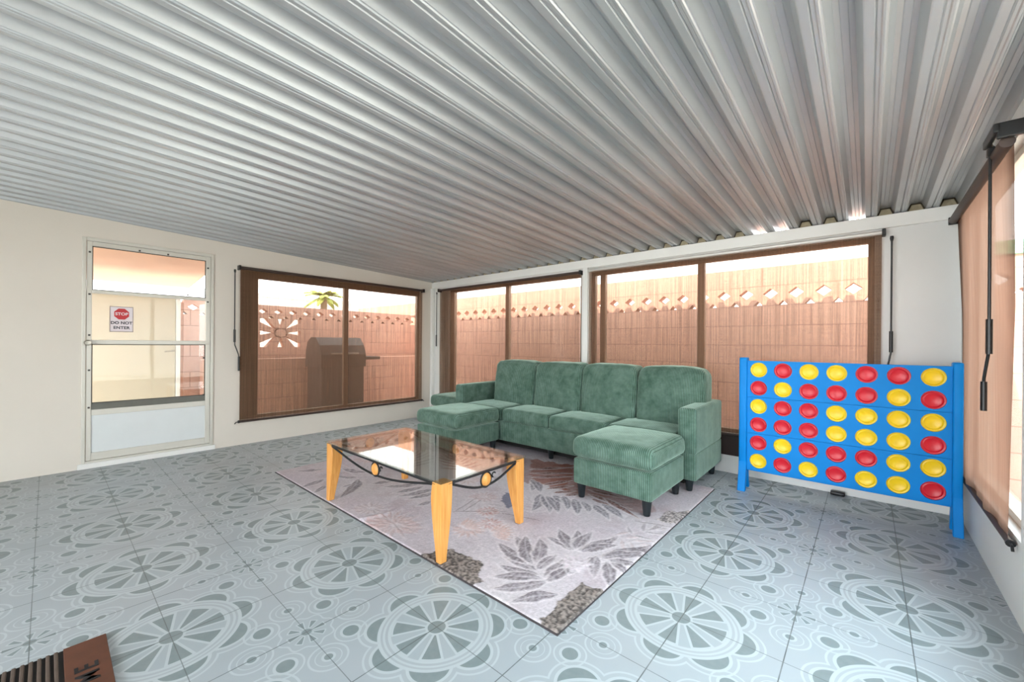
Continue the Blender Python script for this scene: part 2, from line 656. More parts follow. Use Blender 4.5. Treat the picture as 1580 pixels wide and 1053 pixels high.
# foam closures in the pan recesses at the back wall (three are missing)
bm = bmesh.new()
for k in range(-34, 2):
    xc = .243 + .1525 * k
    if k in (-2, -5, -6) or xc < -4.95 or xc > .44:
        continue
    for s, mi in ((1.0, 1), (.80, 0)):
        yy = YB + .004 if mi else YB - .001
        zb = zc(YB)
        q = [(xc - .046 * s, zb - .004), (xc + .046 * s, zb - .004), (xc + .027 * s, zb + .046 * s), (xc - .027 * s, zb + .046 * s)]
        f1 = [bm.verts.new((x, yy, z)) for x, z in q]
        f2 = [bm.verts.new((x, YB + .06, z)) for x, z in q]
        fs = [bm.faces.new(f1), bm.faces.new(f2)]
        for i in range(4):
            fs.append(bm.faces.new((f1[i], f1[(i + 1) % 4], f2[(i + 1) % 4], f2[i])))
        for f in fs:
            f.material_index = mi
structure('trim_5', bm, [M_foam, M_foamline], 'dirty foam plugs closing the ceiling recesses above the header board', 'trim')

# right wall: low wall, header, jamb post
bm = bmesh.new()
add_box(bm, XR, XR + .1, YR, YB + .1, 0, .33)
add_box(bm, XR, XR + .1, 3.62, YB + .1, .33, 1.95)
add_box(bm, XR, XR + .1, 2.36, 2.50, .33, 1.95)
add_box(bm, XR, XR + .1, YR, .35, .33, 1.95)
vs = [bm.verts.new((x, y, z)) for x in (XR, XR + .1) for y, z in ((YR, 1.95), (YB + .1, 1.95), (YB + .1, zc(YB + .1) - .001), (YR, zc(YR) - .001))]
a, b = vs[:4], vs[4:]
bm.faces.new(a); bm.faces.new(b)
for i in range(4):
    bm.faces.new((a[i], a[(i + 1) % 4], b[(i + 1) % 4], b[i]))
structure('wall_right', bm, M_white, 'low white wall and posts beside the blue game board', 'wall')

bm = bmesh.new()
add_box(bm, XL - .1, -3.1, YR - .12, YR, 0, 2.30)
add_box(bm, -.1, XR + .1, YR - .12, YR, 0, 2.30)
add_box(bm, -3.1, -.1, YR - .12, YR, 2.08, 2.30)  # added rear wall, opening shaped to let daylight into the room
structure('wall_rear', bm, simple('cream_rear_wall', srgb(226, 212, 186), .7, noise_amt=.05), 'added cream wall behind the camera, its opening shaped to admit daylight', 'wall')

bm = bmesh.new()
add_box(bm, XL - .5, XR + .3, -3.7, YR - .12, 2.32, 2.40)  # unseen awning added to keep direct sun off the visible floor
structure('sun_blocking_awning', bm, M_trim, 'white awning roof added behind the camera to block direct sun', 'awning')

# windows --------------------------------------------------------------
def window(name, axis, lo, hi, z0, z1, plane, mull, label, fw=.035, depth=.05, mat=M_alu_dark, jamb=None, top=None):
    """axis 'y': window in a wall of constant X (plane); axis 'x': constant Y"""
    loc = (plane, (lo + hi) / 2, z0) if axis == 'y' else ((lo + hi) / 2, plane, z0)
    t = thing(name, loc, label, 'window', None, 'structure')
    mid = (lo + hi) / 2
    def bx(bm, a0, a1, d0, d1, c0, c1):
        if axis == 'y':
            add_box(bm, d0, d1, a0 - mid, a1 - mid, c0 - z0, c1 - z0, .003)
        else:
            add_box(bm, a0 - mid, a1 - mid, d0, d1, c0 - z0, c1 - z0, .003)
    bm = bmesh.new()
    h = depth / 2
    j0, j1 = jamb or (fw, fw)
    bx(bm, lo, hi, -h, h, z0, z0 + fw)
    bx(bm, lo, hi, -h, h, z1 - (top or fw), z1)
    bx(bm, lo, lo + j0, -h, h, z0 + fw, z1 - fw)
    bx(bm, hi - j1, hi, -h, h, z0 + fw, z1 - fw)
    obj('window_frame', bm, mat, t)
    for c in mull:
        bm = bmesh.new()
        bx(bm, c - .03, c + .03, -h * .9, h * .9, z0 + fw, z1 - fw)
        obj('mullion', bm, mat, t)
    edges = [lo + j0] + sorted(mull) + [hi - j1]
    for e0, e1 in zip(edges, edges[1:]):
        bm = bmesh.new()
        bx(bm, e0, e1, -.003, .003, z0 + fw * .9, z1 - fw * .9)
        obj('window_pane', bm, M_glass, t)
    return t
window('window_1', 'y', 1.345, 3.645, .265, 1.862, XL - .05, [2.52], 'two-pane window behind the shade on the left wall', jamb=(.175, .04), top=.075)
window('window_2', 'x', -4.62, -2.375, .34, 1.875, YB + .05, [-3.50], 'two-pane window behind the left shade on the sofa wall', jamb=(.09, .03))
window('window_3', 'x', -2.255, .035, .34, 1.875, YB + .05, [-2.13, -1.14], 'wide window behind the right shade on the sofa wall')
window('window_4', 'y', 2.50, 3.62, .33, 1.95, XR + .06, [], 'white framed window behind the shade beside the game board', mat=M_alu)
window('window_5', 'y', .35, 2.36, .33, 1.95, XR + .06, [1.35], 'unshaded white framed window nearest the camera on the right wall', mat=M_alu)

# door -----------------------------------------------------------------
d = thing('door_1', (XL, .655, .045), 'white aluminium screen door with glass panes and a stop sign', 'door', None, 'structure')
def dbox(bm, xa, xb, ya, yb, za, zb, bv=.003):
    add_box(bm, xa, xb, ya - .655, yb - .655, za - .045, zb - .045, bv)
bm = bmesh.new()   # outer casing
dbox(bm, -.10, .012, .19, .215, .045, 1.975)
dbox(bm, -.10, .012, 1.085, 1.11, .045, 1.975)
dbox(bm, -.10, .012, .215, 1.085, 1.945, 1.975)
dbox(bm, -.10, .012, .215, 1.085, .045, .065)
obj('door_casing', bm, M_alu, d)
leaf = bmesh.new()
dbox(leaf, -.03, .004, .217, .250, .067, 1.943)
dbox(leaf, -.03, .004, 1.045, 1.083, .067, 1.943)
dbox(leaf, -.03, .004, .250, 1.045, 1.905, 1.943)
dbox(leaf, -.03, .004, .250, 1.045, 1.500, 1.528)
dbox(leaf, -.03, .010, .217, 1.075, 1.063, 1.100)
dbox(leaf, -.03, .004, .250, 1.045, .45, .50)
dbox(leaf, -.03, .004, .250, 1.045, .067, .13)
lf = obj('door_leaf', leaf, M_alu, d)
bm = bmesh.new()
dbox(bm, -.022, -.006, .25, 1.045, .13, .45, 0)
obj('kick_panel', bm, simple('door_kick_panel', srgb(222, 226, 226), .4, noise_amt=.03), d)
bm = bmesh.new()
dbox(bm, -.022, -.002, .25, 1.045, .50, .555, .002)
obj('screen_track', bm, M_greytrack, d)
for za, zb in ((1.528, 1.905), (1.10, 1.50), (.555, 1.063)):
    bm = bmesh.new()
    dbox(bm, -.016, -.012, .25, 1.045, za, zb, 0)
    obj('door_pane', bm, M_glass, d)
bm = bmesh.new()  # dark glazing seal
for za, zb in ((1.528, 1.905), (.555, 1.063)):
    for q in ((.25, 1.045, za, za + .006), (.25, 1.045, zb - .007, zb), (.25, .256, za, zb), (1.038, 1.045, za, zb)):
        dbox(bm, -.012, -.004, q[0], q[1], q[2], q[3], 0)
obj('glazing_seal', bm, M_screw, d)
bm = bmesh.new()
add_lathe(bm, [(0, 0), (.012, 0), (.012, .02), (.02, .024), (.024, .036), (.02, .05), (.0, .054)], 20,
          Matrix.Translation((.012, .226 - .655, 1.075 - .045)) @ Matrix.Rotation(PI / 2, 4, 'Y'))
obj('door_knob', bm, M_chrome, d, 40)
bm = bmesh.new()
for y_, z_ in ((.235, 1.85), (.235, 1.49), (.235, 1.14), (.235, .84), (.235, .52), (1.06, 1.49), (1.06, 1.83), (1.03, .93), (1.03, .56), (.9, 1.545), (.55, 1.915), (.75, 1.915)):
    dbox(bm, .003, .010, y_ - .007, y_ + .007, z_ - .007, z_ + .007, .001)
obj('retaining_clip', bm, M_screw, d)
bm = bmesh.new()
add_box(bm, XL - .02, XL + .014, .17, 1.13, 0, .045, .003)
structure('trim_6', bm, M_trim, 'white sill strip below the screen door', 'trim')

# stop sign hung on the door glass
sg = thing('stop_sign', (XL + .005, .435, 1.285), 'small white sign with a red octagon hanging on the door glass', 'sign')
SX = Matrix(((0, 0, 1, 0), (1, 0, 0, 0), (0, 1, 0, 0), (0, 0, 0, 1)))   # local x->Y, y->Z, z->X
bm = box(-.012, -.008, -.077, .077, -.113, .113, .002)
obj('sign_board', bm, M_signwhite, sg)
bm = bmesh.new()
for q in ((-.077, .077, .107, .113), (-.077, .077, -.113, -.107), (-.077, -.072, -.107, .107), (.072, .077, -.107, .107)):
    add_box(bm, -.0085, -.0068, *q)
obj('sign_border', bm, M_signedge, sg)
bm = bmesh.new()
o8 = [(.052 * math.cos(PI / 8 + k * PI / 4), .046 + .052 * math.sin(PI / 8 + k * PI / 4)) for k in range(8)]
A = [bm.verts.new((-.0082, a_, b_)) for a_, b_ in o8]
B = [bm.verts.new((-.0066, a_, b_)) for a_, b_ in o8]
bm.faces.new(A); bm.faces.new(B)
for i in range(8):
    bm.faces.new((A[i], A[(i + 1) % 8], B[(i + 1) % 8], B[i]))
oc = obj('octagon', bm, M_signred, sg)
text_mesh('lettering', 'STOP', .035, .0006, M_signwhite, oc, Matrix.Translation((-.0060, 0, .046)) @ SX, 1.0, .0008)
text_mesh('lettering', 'DO NOT', .034, .0006, M_signink, sg, Matrix.Translation((-.0074, 0, -.033)) @ SX, 1.02, .0012)
text_mesh('lettering', 'ENTER', .034, .0006, M_signink, sg, Matrix.Translation((-.0074, 0, -.076)) @ SX, 1.05, .0012)

# roller shades ----------------------------------------------------------
def shade(name, axis, lo, hi, plane, ztop, zbot, sgn, label, tube_mat, fab_mat, rad=.016, wob=.003, crank=None, brackets=(1, 1), fold=None, group='roller shades over the windows', bar=(0, 0), bard=0.0):
    """axis 'y': runs along Y at X=plane; axis 'x': runs along X at Y=plane; sgn: sign of the room side"""
    mid = (lo + hi) / 2
    loc = (plane, mid, ztop) if axis == 'y' else (mid, plane, ztop)
    t = thing(name, loc, label, 'roller shade', group)
    def P(a, d, z):
        return (d, a - mid, z - ztop) if axis == 'y' else (a - mid, d, z - ztop)
    obj('roller_tube', tube([P(lo - .006, 0, ztop), P(hi + .006, 0, ztop)], rad, 16), tube_mat, t, 40)
    nu, nz = 90, 60
    bm = bmesh.new()
    g_ = []
    for j in range(nz + 1):
        fz = j / nz
        z = ztop - fz * (ztop - zbot)
        row = []
        for i in range(nu + 1):
            fu = i / nu
            a = lo + fu * (hi - lo)
            dd = -sgn * rad * .8
            dd += sgn * wob * math.sin(fu * 23 + 2.5 * fz) * math.sin(PI * fz)
            if fold:
                aa, de = fold(fu, fz)
                a += aa
                dd += de
            row.append(bm.verts.new(P(a, dd, z)))
        g_.append(row)
    for j in range(nz):
        for i in range(nu):
            bm.faces.new((g_[j][i], g_[j][i + 1], g_[j + 1][i + 1], g_[j + 1][i]))
    obj('shade_fabric', bm, fab_mat, t, 60)
    dd = -sgn * rad * .8 + bard
    b0, b1 = lo + bar[0], hi + bar[1]
    bm = bmesh.new()
    add_tube(bm, [P(b0, dd, zbot), P(b1, dd, zbot)], .012, 12)
    bb = obj('bottom_bar', bm, M_bar, t, 40)
    for e in (b0, b1):
        s_ = -1 if e == b0 else 1
        bm = bmesh.new()
        add_tube(bm, [P(e, dd, zbot), P(e + s_ * .012, dd, zbot)], .015, 12)
        add_tube(bm, [P(e + s_ * .01, dd, zbot), P(e + s_ * .03, dd, zbot - .003), P(e + s_ * .042, dd, zbot - .02)], .005, 8)
        obj('bar_hook', bm, M_black, bb, 40)
    for e, s_, on in ((lo, -1, brackets[0]), (hi, 1, brackets[1])):
        if not on:
            continue
        bm = bmesh.new()
        if axis == 'y':
            q = sorted((e - mid, e - mid + s_ * .02))
            xs = sorted((sgn * .022, -sgn * .0449))
            add_box(bm, xs[0], xs[1], q[0], q[1], -.024, .024, .004)
        else:
            q = sorted((e - mid, e - mid + s_ * .02))
            xs = sorted((sgn * .022, -sgn * .0445))
            add_box(bm, q[0], q[1], xs[0], xs[1], -.024, .024, .004)
        obj('bracket', bm, M_black, t)
    if crank:
        a, off, pts, ztop_c = crank['a'], crank['off'], crank['pts'], crank['z']
        c = obj('crank_rod', tube([P(a, off, ztop_c)] + [P(*q) for q in pts], .0055, 10), M_black, t, 40)
        obj('universal_joint', tube([P(a, off, ztop_c + .035), P(a, off, ztop_c + .02), P(a, off, ztop_c)], [.009, .011, .007], 10), M_chrome if crank.get('chrome') else M_black, c, 40)
        for (qa, qb) in crank['grips']:
            obj('grip', tube([P(*qa), P(*qb)], .0105, 12), M_black, c, 40)
    return t

M_shadeA = M_shade
sL = XL + .045
shade('roller_shade', 'y', 1.333, 3.655, sL, 1.872, .252, 1, 'brown see-through shade on the left wall beside the door', M_tube_dark, M_shade,
      crank=dict(a=1.279, off=.012, z=1.81, pts=[(1.279, .012, 1.12), (1.281, .014, 1.06), (1.312, .018, .965), (1.318, .018, .93), (1.318, .018, .80)],
                 grips=[((1.279, .012, 1.22), (1.279, .012, 1.09)), ((1.318, .018, .94), (1.318, .018, .79))]))
sB = YB - .045
shade('roller_shade', 'x', -4.79, -2.375, sB, 1.880, .335, -1, 'brown see-through shade behind the left half of the green sofa', M_tube_dark, M_shade,
      crank=dict(a=-4.835, off=-.012, z=1.82, pts=[(-4.835, -.012, 1.2), (-4.835, -.014, 1.06)],
                 grips=[((-4.835, -.014, 1.22), (-4.835, -.014, 1.05))]))
shade('roller_shade', 'x', -2.262, .072, sB, 1.890, .335, -1, 'brown see-through shade behind the blue game board and sofa end', M_tube_light, M_shade,
      brackets=(0, 1), crank=dict(a=.122, off=-.012, z=1.82, pts=[(.122, -.012, 1.12), (.121, -.014, 1.05), (.108, -.018, .97), (.108, -.018, .84)],
                 grips=[((.122, -.012, 1.20), (.122, -.012, 1.055)), ((.108, -.018, .96), (.108, -.018, .82))]))
def rfold(fu, fz):
    # fu 0 = near edge; the cloth narrows a little and hangs in soft folds towards the bottom
    de = -.010 * math.sin(fu * 15 + fz * 2.0) * fz * (1 - fz * .3) - .006 * math.sin(fu * 31 - fz * 3) * fz
    a = .13 * fz * (1 - fu)
    return a, de * .8 + .018 * min(1, fz / .4)
sR = .402
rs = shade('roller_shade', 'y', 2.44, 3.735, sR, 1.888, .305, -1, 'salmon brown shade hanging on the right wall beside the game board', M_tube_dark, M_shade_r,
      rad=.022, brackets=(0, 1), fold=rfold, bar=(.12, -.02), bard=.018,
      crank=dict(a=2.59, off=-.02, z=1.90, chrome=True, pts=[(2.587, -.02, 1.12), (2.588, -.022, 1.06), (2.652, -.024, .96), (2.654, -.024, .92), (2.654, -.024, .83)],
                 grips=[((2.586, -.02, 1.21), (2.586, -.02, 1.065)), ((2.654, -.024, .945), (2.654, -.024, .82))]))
# long mounting bracket carrying the near end of that shade
bm = bmesh.new()
my = (2.44 + 3.735) / 2
add_box(bm, -.030, .052, 2.405 - my, 2.425 - my, .010, .070, .004)
add_box(bm, -.040, -.02, 2.405 - my, 2.60 - my, .035, .070, .004)
add_box(bm, -.030, -.008, 2.575 - my, 2.605 - my, .0, .04, .004)
obj('bracket', bm, M_black, rs)

# ------------------------------------------------------------------ rug
def pal(c):
    return np.array(srgb(*c)[:3])
RX0, RX1, RY0, RY1 = -3.72, -.865, 1.262, 3.33
def rug():
    d_ = .0065
    nx = int((RX1 - RX0) / d_)
    ny = int((RY1 - RY0) / d_)
    xs = np.linspace(RX0, RX1, nx + 1)
    ys_ = np.linspace(RY0, RY1, ny + 1)
    Xg, Yg = np.meshgrid(xs, ys_)
    rng = np.random.default_rng(5)
    def fbm(sc, seed, oct=4):
        r = np.random.default_rng(seed)
        out = np.zeros_like(Xg)
        amp = 1
        for o_ in range(oct):
            for _ in range(4):
                a = r.uniform(0, 2 * PI)
                k = sc * (2 ** o_) * r.uniform(.7, 1.3)
                out += amp * np.sin(k * (math.cos(a) * Xg + math.sin(a) * Yg) + r.uniform(0, 6.28)) / 4
            amp *= .55
        return out
    n1, n2, n3 = fbm(5, 1), fbm(14, 2), fbm(60, 3, 3)
    col = np.empty(Xg.shape + (3,))
    base = pal((196, 182, 190))
    b2 = pal((184, 166, 172))
    b3 = pal((204, 196, 200))
    t = np.clip(.5 + .6 * n1, 0, 1)[..., None]
    col[:] = base * (1 - t) + b3 * t
    t = np.clip(n2 * .9 - .25, 0, 1)[..., None]
    col[:] = col * (1 - t) + b2 * t
    hgt = .0012 * n3
    def blend(mask, c, amt=1.0):
        m_ = (mask * amt)[..., None]
        col[:] = col * (1 - m_) + pal(c) * m_
    def leaf(p, q, w, c, amt=.85, rib=(206, 196, 200), raise_=.002, bend=0.0):
        """pointed leaflet from p to q"""
        px, py = p
        dx, dy = q[0] - px, q[1] - py
        L = math.hypot(dx, dy)
        if L < 1e-6:
            return
        ux, uy = dx / L, dy / L
        s = ((Xg - px) * ux + (Yg - py) * uy) / L
        n_ = -(Xg - px) * uy + (Yg - py) * ux
        n_ = n_ - bend * L * np.sin(np.clip(s, 0, 1) * PI)
        prof_ = w * np.sin(np.clip(s, 0, 1) ** .75 * PI) * (1 + .25 * n3)
        ins = (np.abs(n_) < prof_) & (s > 0) & (s < 1)
        if w > .010 and rib is not None:
            halo = np.clip((prof_ + .011 - np.abs(n_)) / .005, 0, 1) * ((s > -.04) & (s < 1.04))
            blend(halo, (214, 204, 208), .75 * amt)
        e = np.clip((prof_ - np.abs(n_)) / .006, 0, 1) * ins
        tw = np.clip(.5 + .5 * FL, 0, 1)
        blend(e * (.55 + .45 * tw), c, amt)
        ribm = np.clip(1 - np.abs(n_) / .006, 0, 1) * ins
        blend(ribm, rib, .6)
        hgt[:] += raise_ * e
    FL = rng.normal(0, 1, Xg.shape)
    FL = (FL + np.roll(FL, 1, 0) + np.roll(FL, 1, 1) + np.roll(FL, 2, 0)) / 2
    def palm(base_, tip, nl, ln, w, c, spread=1.0, amt=.85, seed=0, both=True):
        r = random.Random(seed)
        bx_, by_ = base_
        dx, dy = tip[0] - bx_, tip[1] - by_
        a0 = math.atan2(dy, dx)
        for k in range(nl):
            f = k / max(1, nl - 1)
            x_, y_ = bx_ + dx * f * .75, by_ + dy * f * .75
            for s_ in ((-1, 1) if both else (1,)):
                ang = a0 + s_ * spread * (1.15 - .85 * f) + r.uniform(-.06, .06)
                l_ = ln * (.7 + .5 * math.sin(PI * (f * .8 + .15))) * r.uniform(.9, 1.1)
                leaf((x_, y_), (x_ + l_ * math.cos(ang), y_ + l_ * math.sin(ang)), w, c, amt, bend=.06 * s_)
        leaf((bx_ + dx * .5, by_ + dy * .5), (tip[0] + dx * .25, tip[1] + dy * .25), w, c, amt)
    def blob(cx, cy, rx, ry, c, amt, rag=.5, a=0.0, raise_=.0):
        ca, sa = math.cos(a), math.sin(a)
        u = ((Xg - cx) * ca + (Yg - cy) * sa) / rx
        v = (-(Xg - cx) * sa + (Yg - cy) * ca) / ry
        r_ = np.sqrt(u * u + v * v) + rag * .3 * n2 + rag * .12 * n3
        e = np.clip((1 - r_) / .06, 0, 1)
        blend(e * (.72 + .28 * np.clip(.5 + 1.2 * n3, 0, 1)), c, amt)
        hgt[:] += raise_ * e
    def petals(cx, cy, n_, r0, r1, w, c, amt, a0=0.0, span=2 * PI):
        for k in range(n_):
            a = a0 + span * k / n_
            leaf((cx + r0 * math.cos(a), cy + r0 * math.sin(a)), (cx + r1 * math.cos(a), cy + r1 * math.sin(a)), w, c, amt)
    def poly(pts, c, amt, rag=.02, tuft=False):
        wx = Xg + rag * (n2 + .5 * n3)
        wy = Yg + rag * (np.roll(n2, 37, 1) + .5 * np.roll(n3, 23, 0))
        ins = np.zeros(Xg.shape, bool)
        m_ = len(pts)
        for q in range(m_):
            x1_, y1_ = pts[q]
            x2_, y2_ = pts[(q + 1) % m_]
            if y1_ == y2_:
                continue
            cond = (y1_ > wy) != (y2_ > wy)
            xi = (x2_ - x1_) * (wy - y1_) / (y2_ - y1_) + x1_
            ins ^= cond & (wx < xi)
        if tuft:
            fl = rng.normal(0, 1, Xg.shape)
            fl = (fl + np.roll(fl, 1, 0) + np.roll(fl, 1, 1)) / 1.7
            f_ = np.clip(.5 + .55 * fl, 0, 1)
            dark_ = pal(tuple(int(v * .62) for v in c))
            light_ = pal(tuple(min(255, int(v * 1.28)) for v in c))
            tex = dark_ * (1 - f_[..., None]) + light_ * f_[..., None]
            mm = (ins * amt)[..., None]
            col[:] = col * (1 - mm) + tex * mm
            hgt[:] += ins * (.0015 + .0015 * fl)
        else:
            blend(ins.astype(float), c, amt)
    RUG_PAINT(palm, leaf, blob, petals, poly)
    # knotted pile: tiny light and dark flecks
    fl_ = rng.normal(0, 1, Xg.shape)
    col[:] *= (1 + .08 * fl_)[..., None]
    col[:] = np.clip(col, 0.01, 1)
    # gentle ripples and one pressed crease near the front edge
    Z = .010 + np.clip(hgt, -.003, .004)
    cr = np.abs(Xg + 2.325 - .04 * np.sin((Yg - RY0) * 9))
    fade = np.clip(1 - (Yg - RY0) / .55, 0, 1)
    Z += .012 * np.exp(-(cr / .022) ** 2) * fade
    edge = np.minimum(np.minimum(Xg - RX0, RX1 - Xg), np.minimum(Yg - RY0, RY1 - Yg))
    Z = np.where(edge < .004, .004, Z)
    co = np.stack([Xg, Yg, Z], -1).reshape(-1, 3)
    w_ = nx + 1
    i, j = np.meshgrid(np.arange(nx), np.arange(ny))
    a = (j * w_ + i).ravel()
    faces = np.stack([a, a + 1, a + 1 + w_, a + w_], -1)
    me = bpy.data.meshes.new('rug')
    me.vertices.add(len(co))
    me.vertices.foreach_set('co', co.ravel())
    me.loops.add(faces.size)
    me.loops.foreach_set('vertex_index', faces.ravel().astype(np.int32))
    me.polygons.add(len(faces))
    me.polygons.foreach_set('loop_start', (np.arange(len(faces)) * 4).astype(np.int32))
    me.update(calc_edges=True)
    ca = me.color_attributes.new('pile', 'FLOAT_COLOR', 'POINT')
    rgba = np.concatenate([col.reshape(-1, 3), np.ones((len(co), 1))], 1).astype(np.float32)
    ca.data.foreach_set('color', rgba.ravel())
    me.shade_smooth()
    m, g, p = new_mat('leaf_pattern_rug_pile')
    at = g.node('ShaderNodeAttribute')
    at.attribute_name = 'pile'
    g.plug(X(g, at.outputs[0]), p.inputs['Base Color'])
    p.inputs['Roughness'].default_value = .95
    p.inputs['Specular IOR Level'].default_value = .1
    x, y, z = g.xyz(g.coords())
    g.plug(g.bump(g.noise(g.vec(x, y, z), 260.0, 2), .5, .003), p.inputs['Normal'])
    root = thing('area_rug', (0, 0, 0), 'large pale pink rug with grey palm leaves under the coffee table', 'rug')
    link('rug_pile', me, m, root)
    # dark bound edge and backing
    bm = bmesh.new()
    add_box(bm, RX0 - .001, RX1 + .001, RY0 - .0035, RY1 + .001, .0, .006)
    obj('rug_binding', bm, simple('rug_backing', srgb(66, 60, 62), .9), root)

# pattern of the rug, measured on the floor plane in metres
RUG_GREY = [((-1.181, 1.535), (-1.399, 1.53)), ((-1.148, 1.518), (-1.357, 1.454)), ((-1.121, 1.506), (-1.313, 1.352)), ((-1.094, 1.496), (-1.246, 1.284)), ((-0.998, 1.46), (-1.121, 1.268)), ((-1.228, 1.569), (-1.515, 1.622)), ((-1.253, 1.568), (-1.495, 1.743)), ((-1.231, 1.567), (-1.447, 1.787)), ((-1.226, 1.592), (-1.38, 1.821)), ((-1.184, 1.551), (-1.191, 1.74)), ((-1.119, 1.517), (-1.15, 1.754)), ((-1.089, 1.501), (-1.061, 1.72)), ((-1.146, 1.825), (-1.353, 1.846)), ((-1.154, 1.829), (-1.362, 1.989)), ((-1.15, 1.832), (-1.268, 2.045)), ((-1.147, 1.835), (-1.19, 2.088)), ((-1.133, 1.836), (-1.049, 2.134)), ((-1.122, 1.835), (-0.998, 2.041)), ((-1.049, 1.731), (-1.052, 1.832)), ((-1.049, 1.616), (-1.071, 1.752)), ((-1.015, 1.865), (-0.856, 2.169)), ((-1.007, 1.851), (-0.832, 2.056)), ((-0.975, 1.859), (-0.829, 1.939)), ((-0.954, 1.846), (-0.831, 1.803)), ((-1.034, 1.849), (-0.941, 1.669)), ((-0.973, 1.84), (-0.851, 1.64))]
RUG_GREY2 = [((-1.766, 2.344), (-1.623, 2.057)), ((-1.733, 2.323), (-1.523, 2.12)), ((-1.723, 2.349), (-1.482, 2.157)), ((-1.688, 2.381), (-1.478, 2.288)), ((-1.633, 2.432), (-1.462, 2.231)), ((-1.543, 2.43), (-1.379, 2.21)), ((-1.474, 2.429), (-1.336, 2.29)), ((-1.388, 2.43), (-1.188, 2.28)), ((-1.35, 2.479), (-1.126, 2.349)), ((-1.983, 2.527), (-1.848, 2.34)), ((-2.01, 2.544), (-1.782, 2.365)), ((-2.419, 1.893), (-2.49, 1.614)), ((-2.355, 1.843), (-2.4, 1.635)), ((-2.52, 1.879), (-2.571, 1.636)), ((-2.581, 1.889), (-2.749, 1.655)), ((-2.242, 1.734), (-2.252, 1.61)), ((-3.033, 1.629), (-2.748, 1.333)), ((-3.068, 1.638), (-3.212, 1.546)), ((-3.484, 1.559), (-3.614, 1.371)), ((-3.232, 1.447), (-3.173, 1.221)), ((-3.085, 1.391), (-2.979, 1.247)), ((-3.132, 1.748), (-3.41, 1.674)), ((-2.793, 1.81), (-2.871, 1.623)), ((-2.968, 1.535), (-2.945, 1.447))]
RUG_RUSTL = [((-2.179, 2.758), (-1.95, 3.045)), ((-2.112, 2.674), (-1.86, 2.905)), ((-2.042, 2.602), (-1.814, 2.833)), ((-1.867, 2.511), (-1.761, 2.751)), ((-1.802, 2.456), (-1.688, 2.655)), ((-1.711, 2.429), (-1.613, 2.573)), ((-1.626, 2.438), (-1.556, 2.536)), ((-1.555, 2.663), (-1.283, 2.684)), ((-1.507, 2.581), (-1.168, 2.541)), ((-1.38, 2.579), (-1.054, 2.427)), ((-1.448, 2.517), (-1.285, 2.493))]
RUG_STEM = [((-1.783, 1.907), (-1.43, 2.017)), ((-1.09, 2.371), (-0.809, 2.47)), ((-1.989, 1.72), (-2.067, 2.03)), ((-2.011, 1.718), (-1.711, 1.991)), ((-1.955, 1.769), (-2.011, 2.003))]
RUG_PATCH1 = [(-0.948, 1.255), (-0.966, 1.29), (-0.974, 1.378), (-0.978, 1.494), (-0.97, 1.616), (-0.925, 1.597), (-0.847, 1.619), (-0.837, 1.487), (-0.844, 1.348), (-0.847, 1.242), (-0.893, 1.244)]
RUG_PATCH2 = [(-1.61, 1.394), (-1.55, 1.409), (-1.476, 1.418), (-1.42, 1.427), (-1.382, 1.372), (-1.307, 1.314), (-1.328, 1.257), (-1.397, 1.25), (-1.439, 1.247), (-1.72, 1.247), (-1.697, 1.323)]
RUG_PATCH3 = [(-0.993, 2.475), (-0.946, 2.667), (-0.844, 2.796), (-0.819, 2.748), (-0.829, 2.531), (-0.907, 2.475)]
RUG_RUSTP = [(-2.38, 3.01), (-2.202, 3.058), (-2.004, 3.128), (-1.612, 2.52), (-1.818, 2.478), (-2.049, 2.594)]
RUG_BLOS = [(-1.839, 1.874), (-1.74, 1.618), (-1.701, 1.755), (-2.174, 1.377), (-2.431, 1.393), (-3.481, 1.966), (-2.094, 1.359), (-2.031, 2.035), (-2.379, 2.206)]
RUG_BLUE = [(-1.977, 2.2), (-1.856, 2.061), (-1.772, 2.005), (-1.753, 2.041), (-1.915, 2.256)]

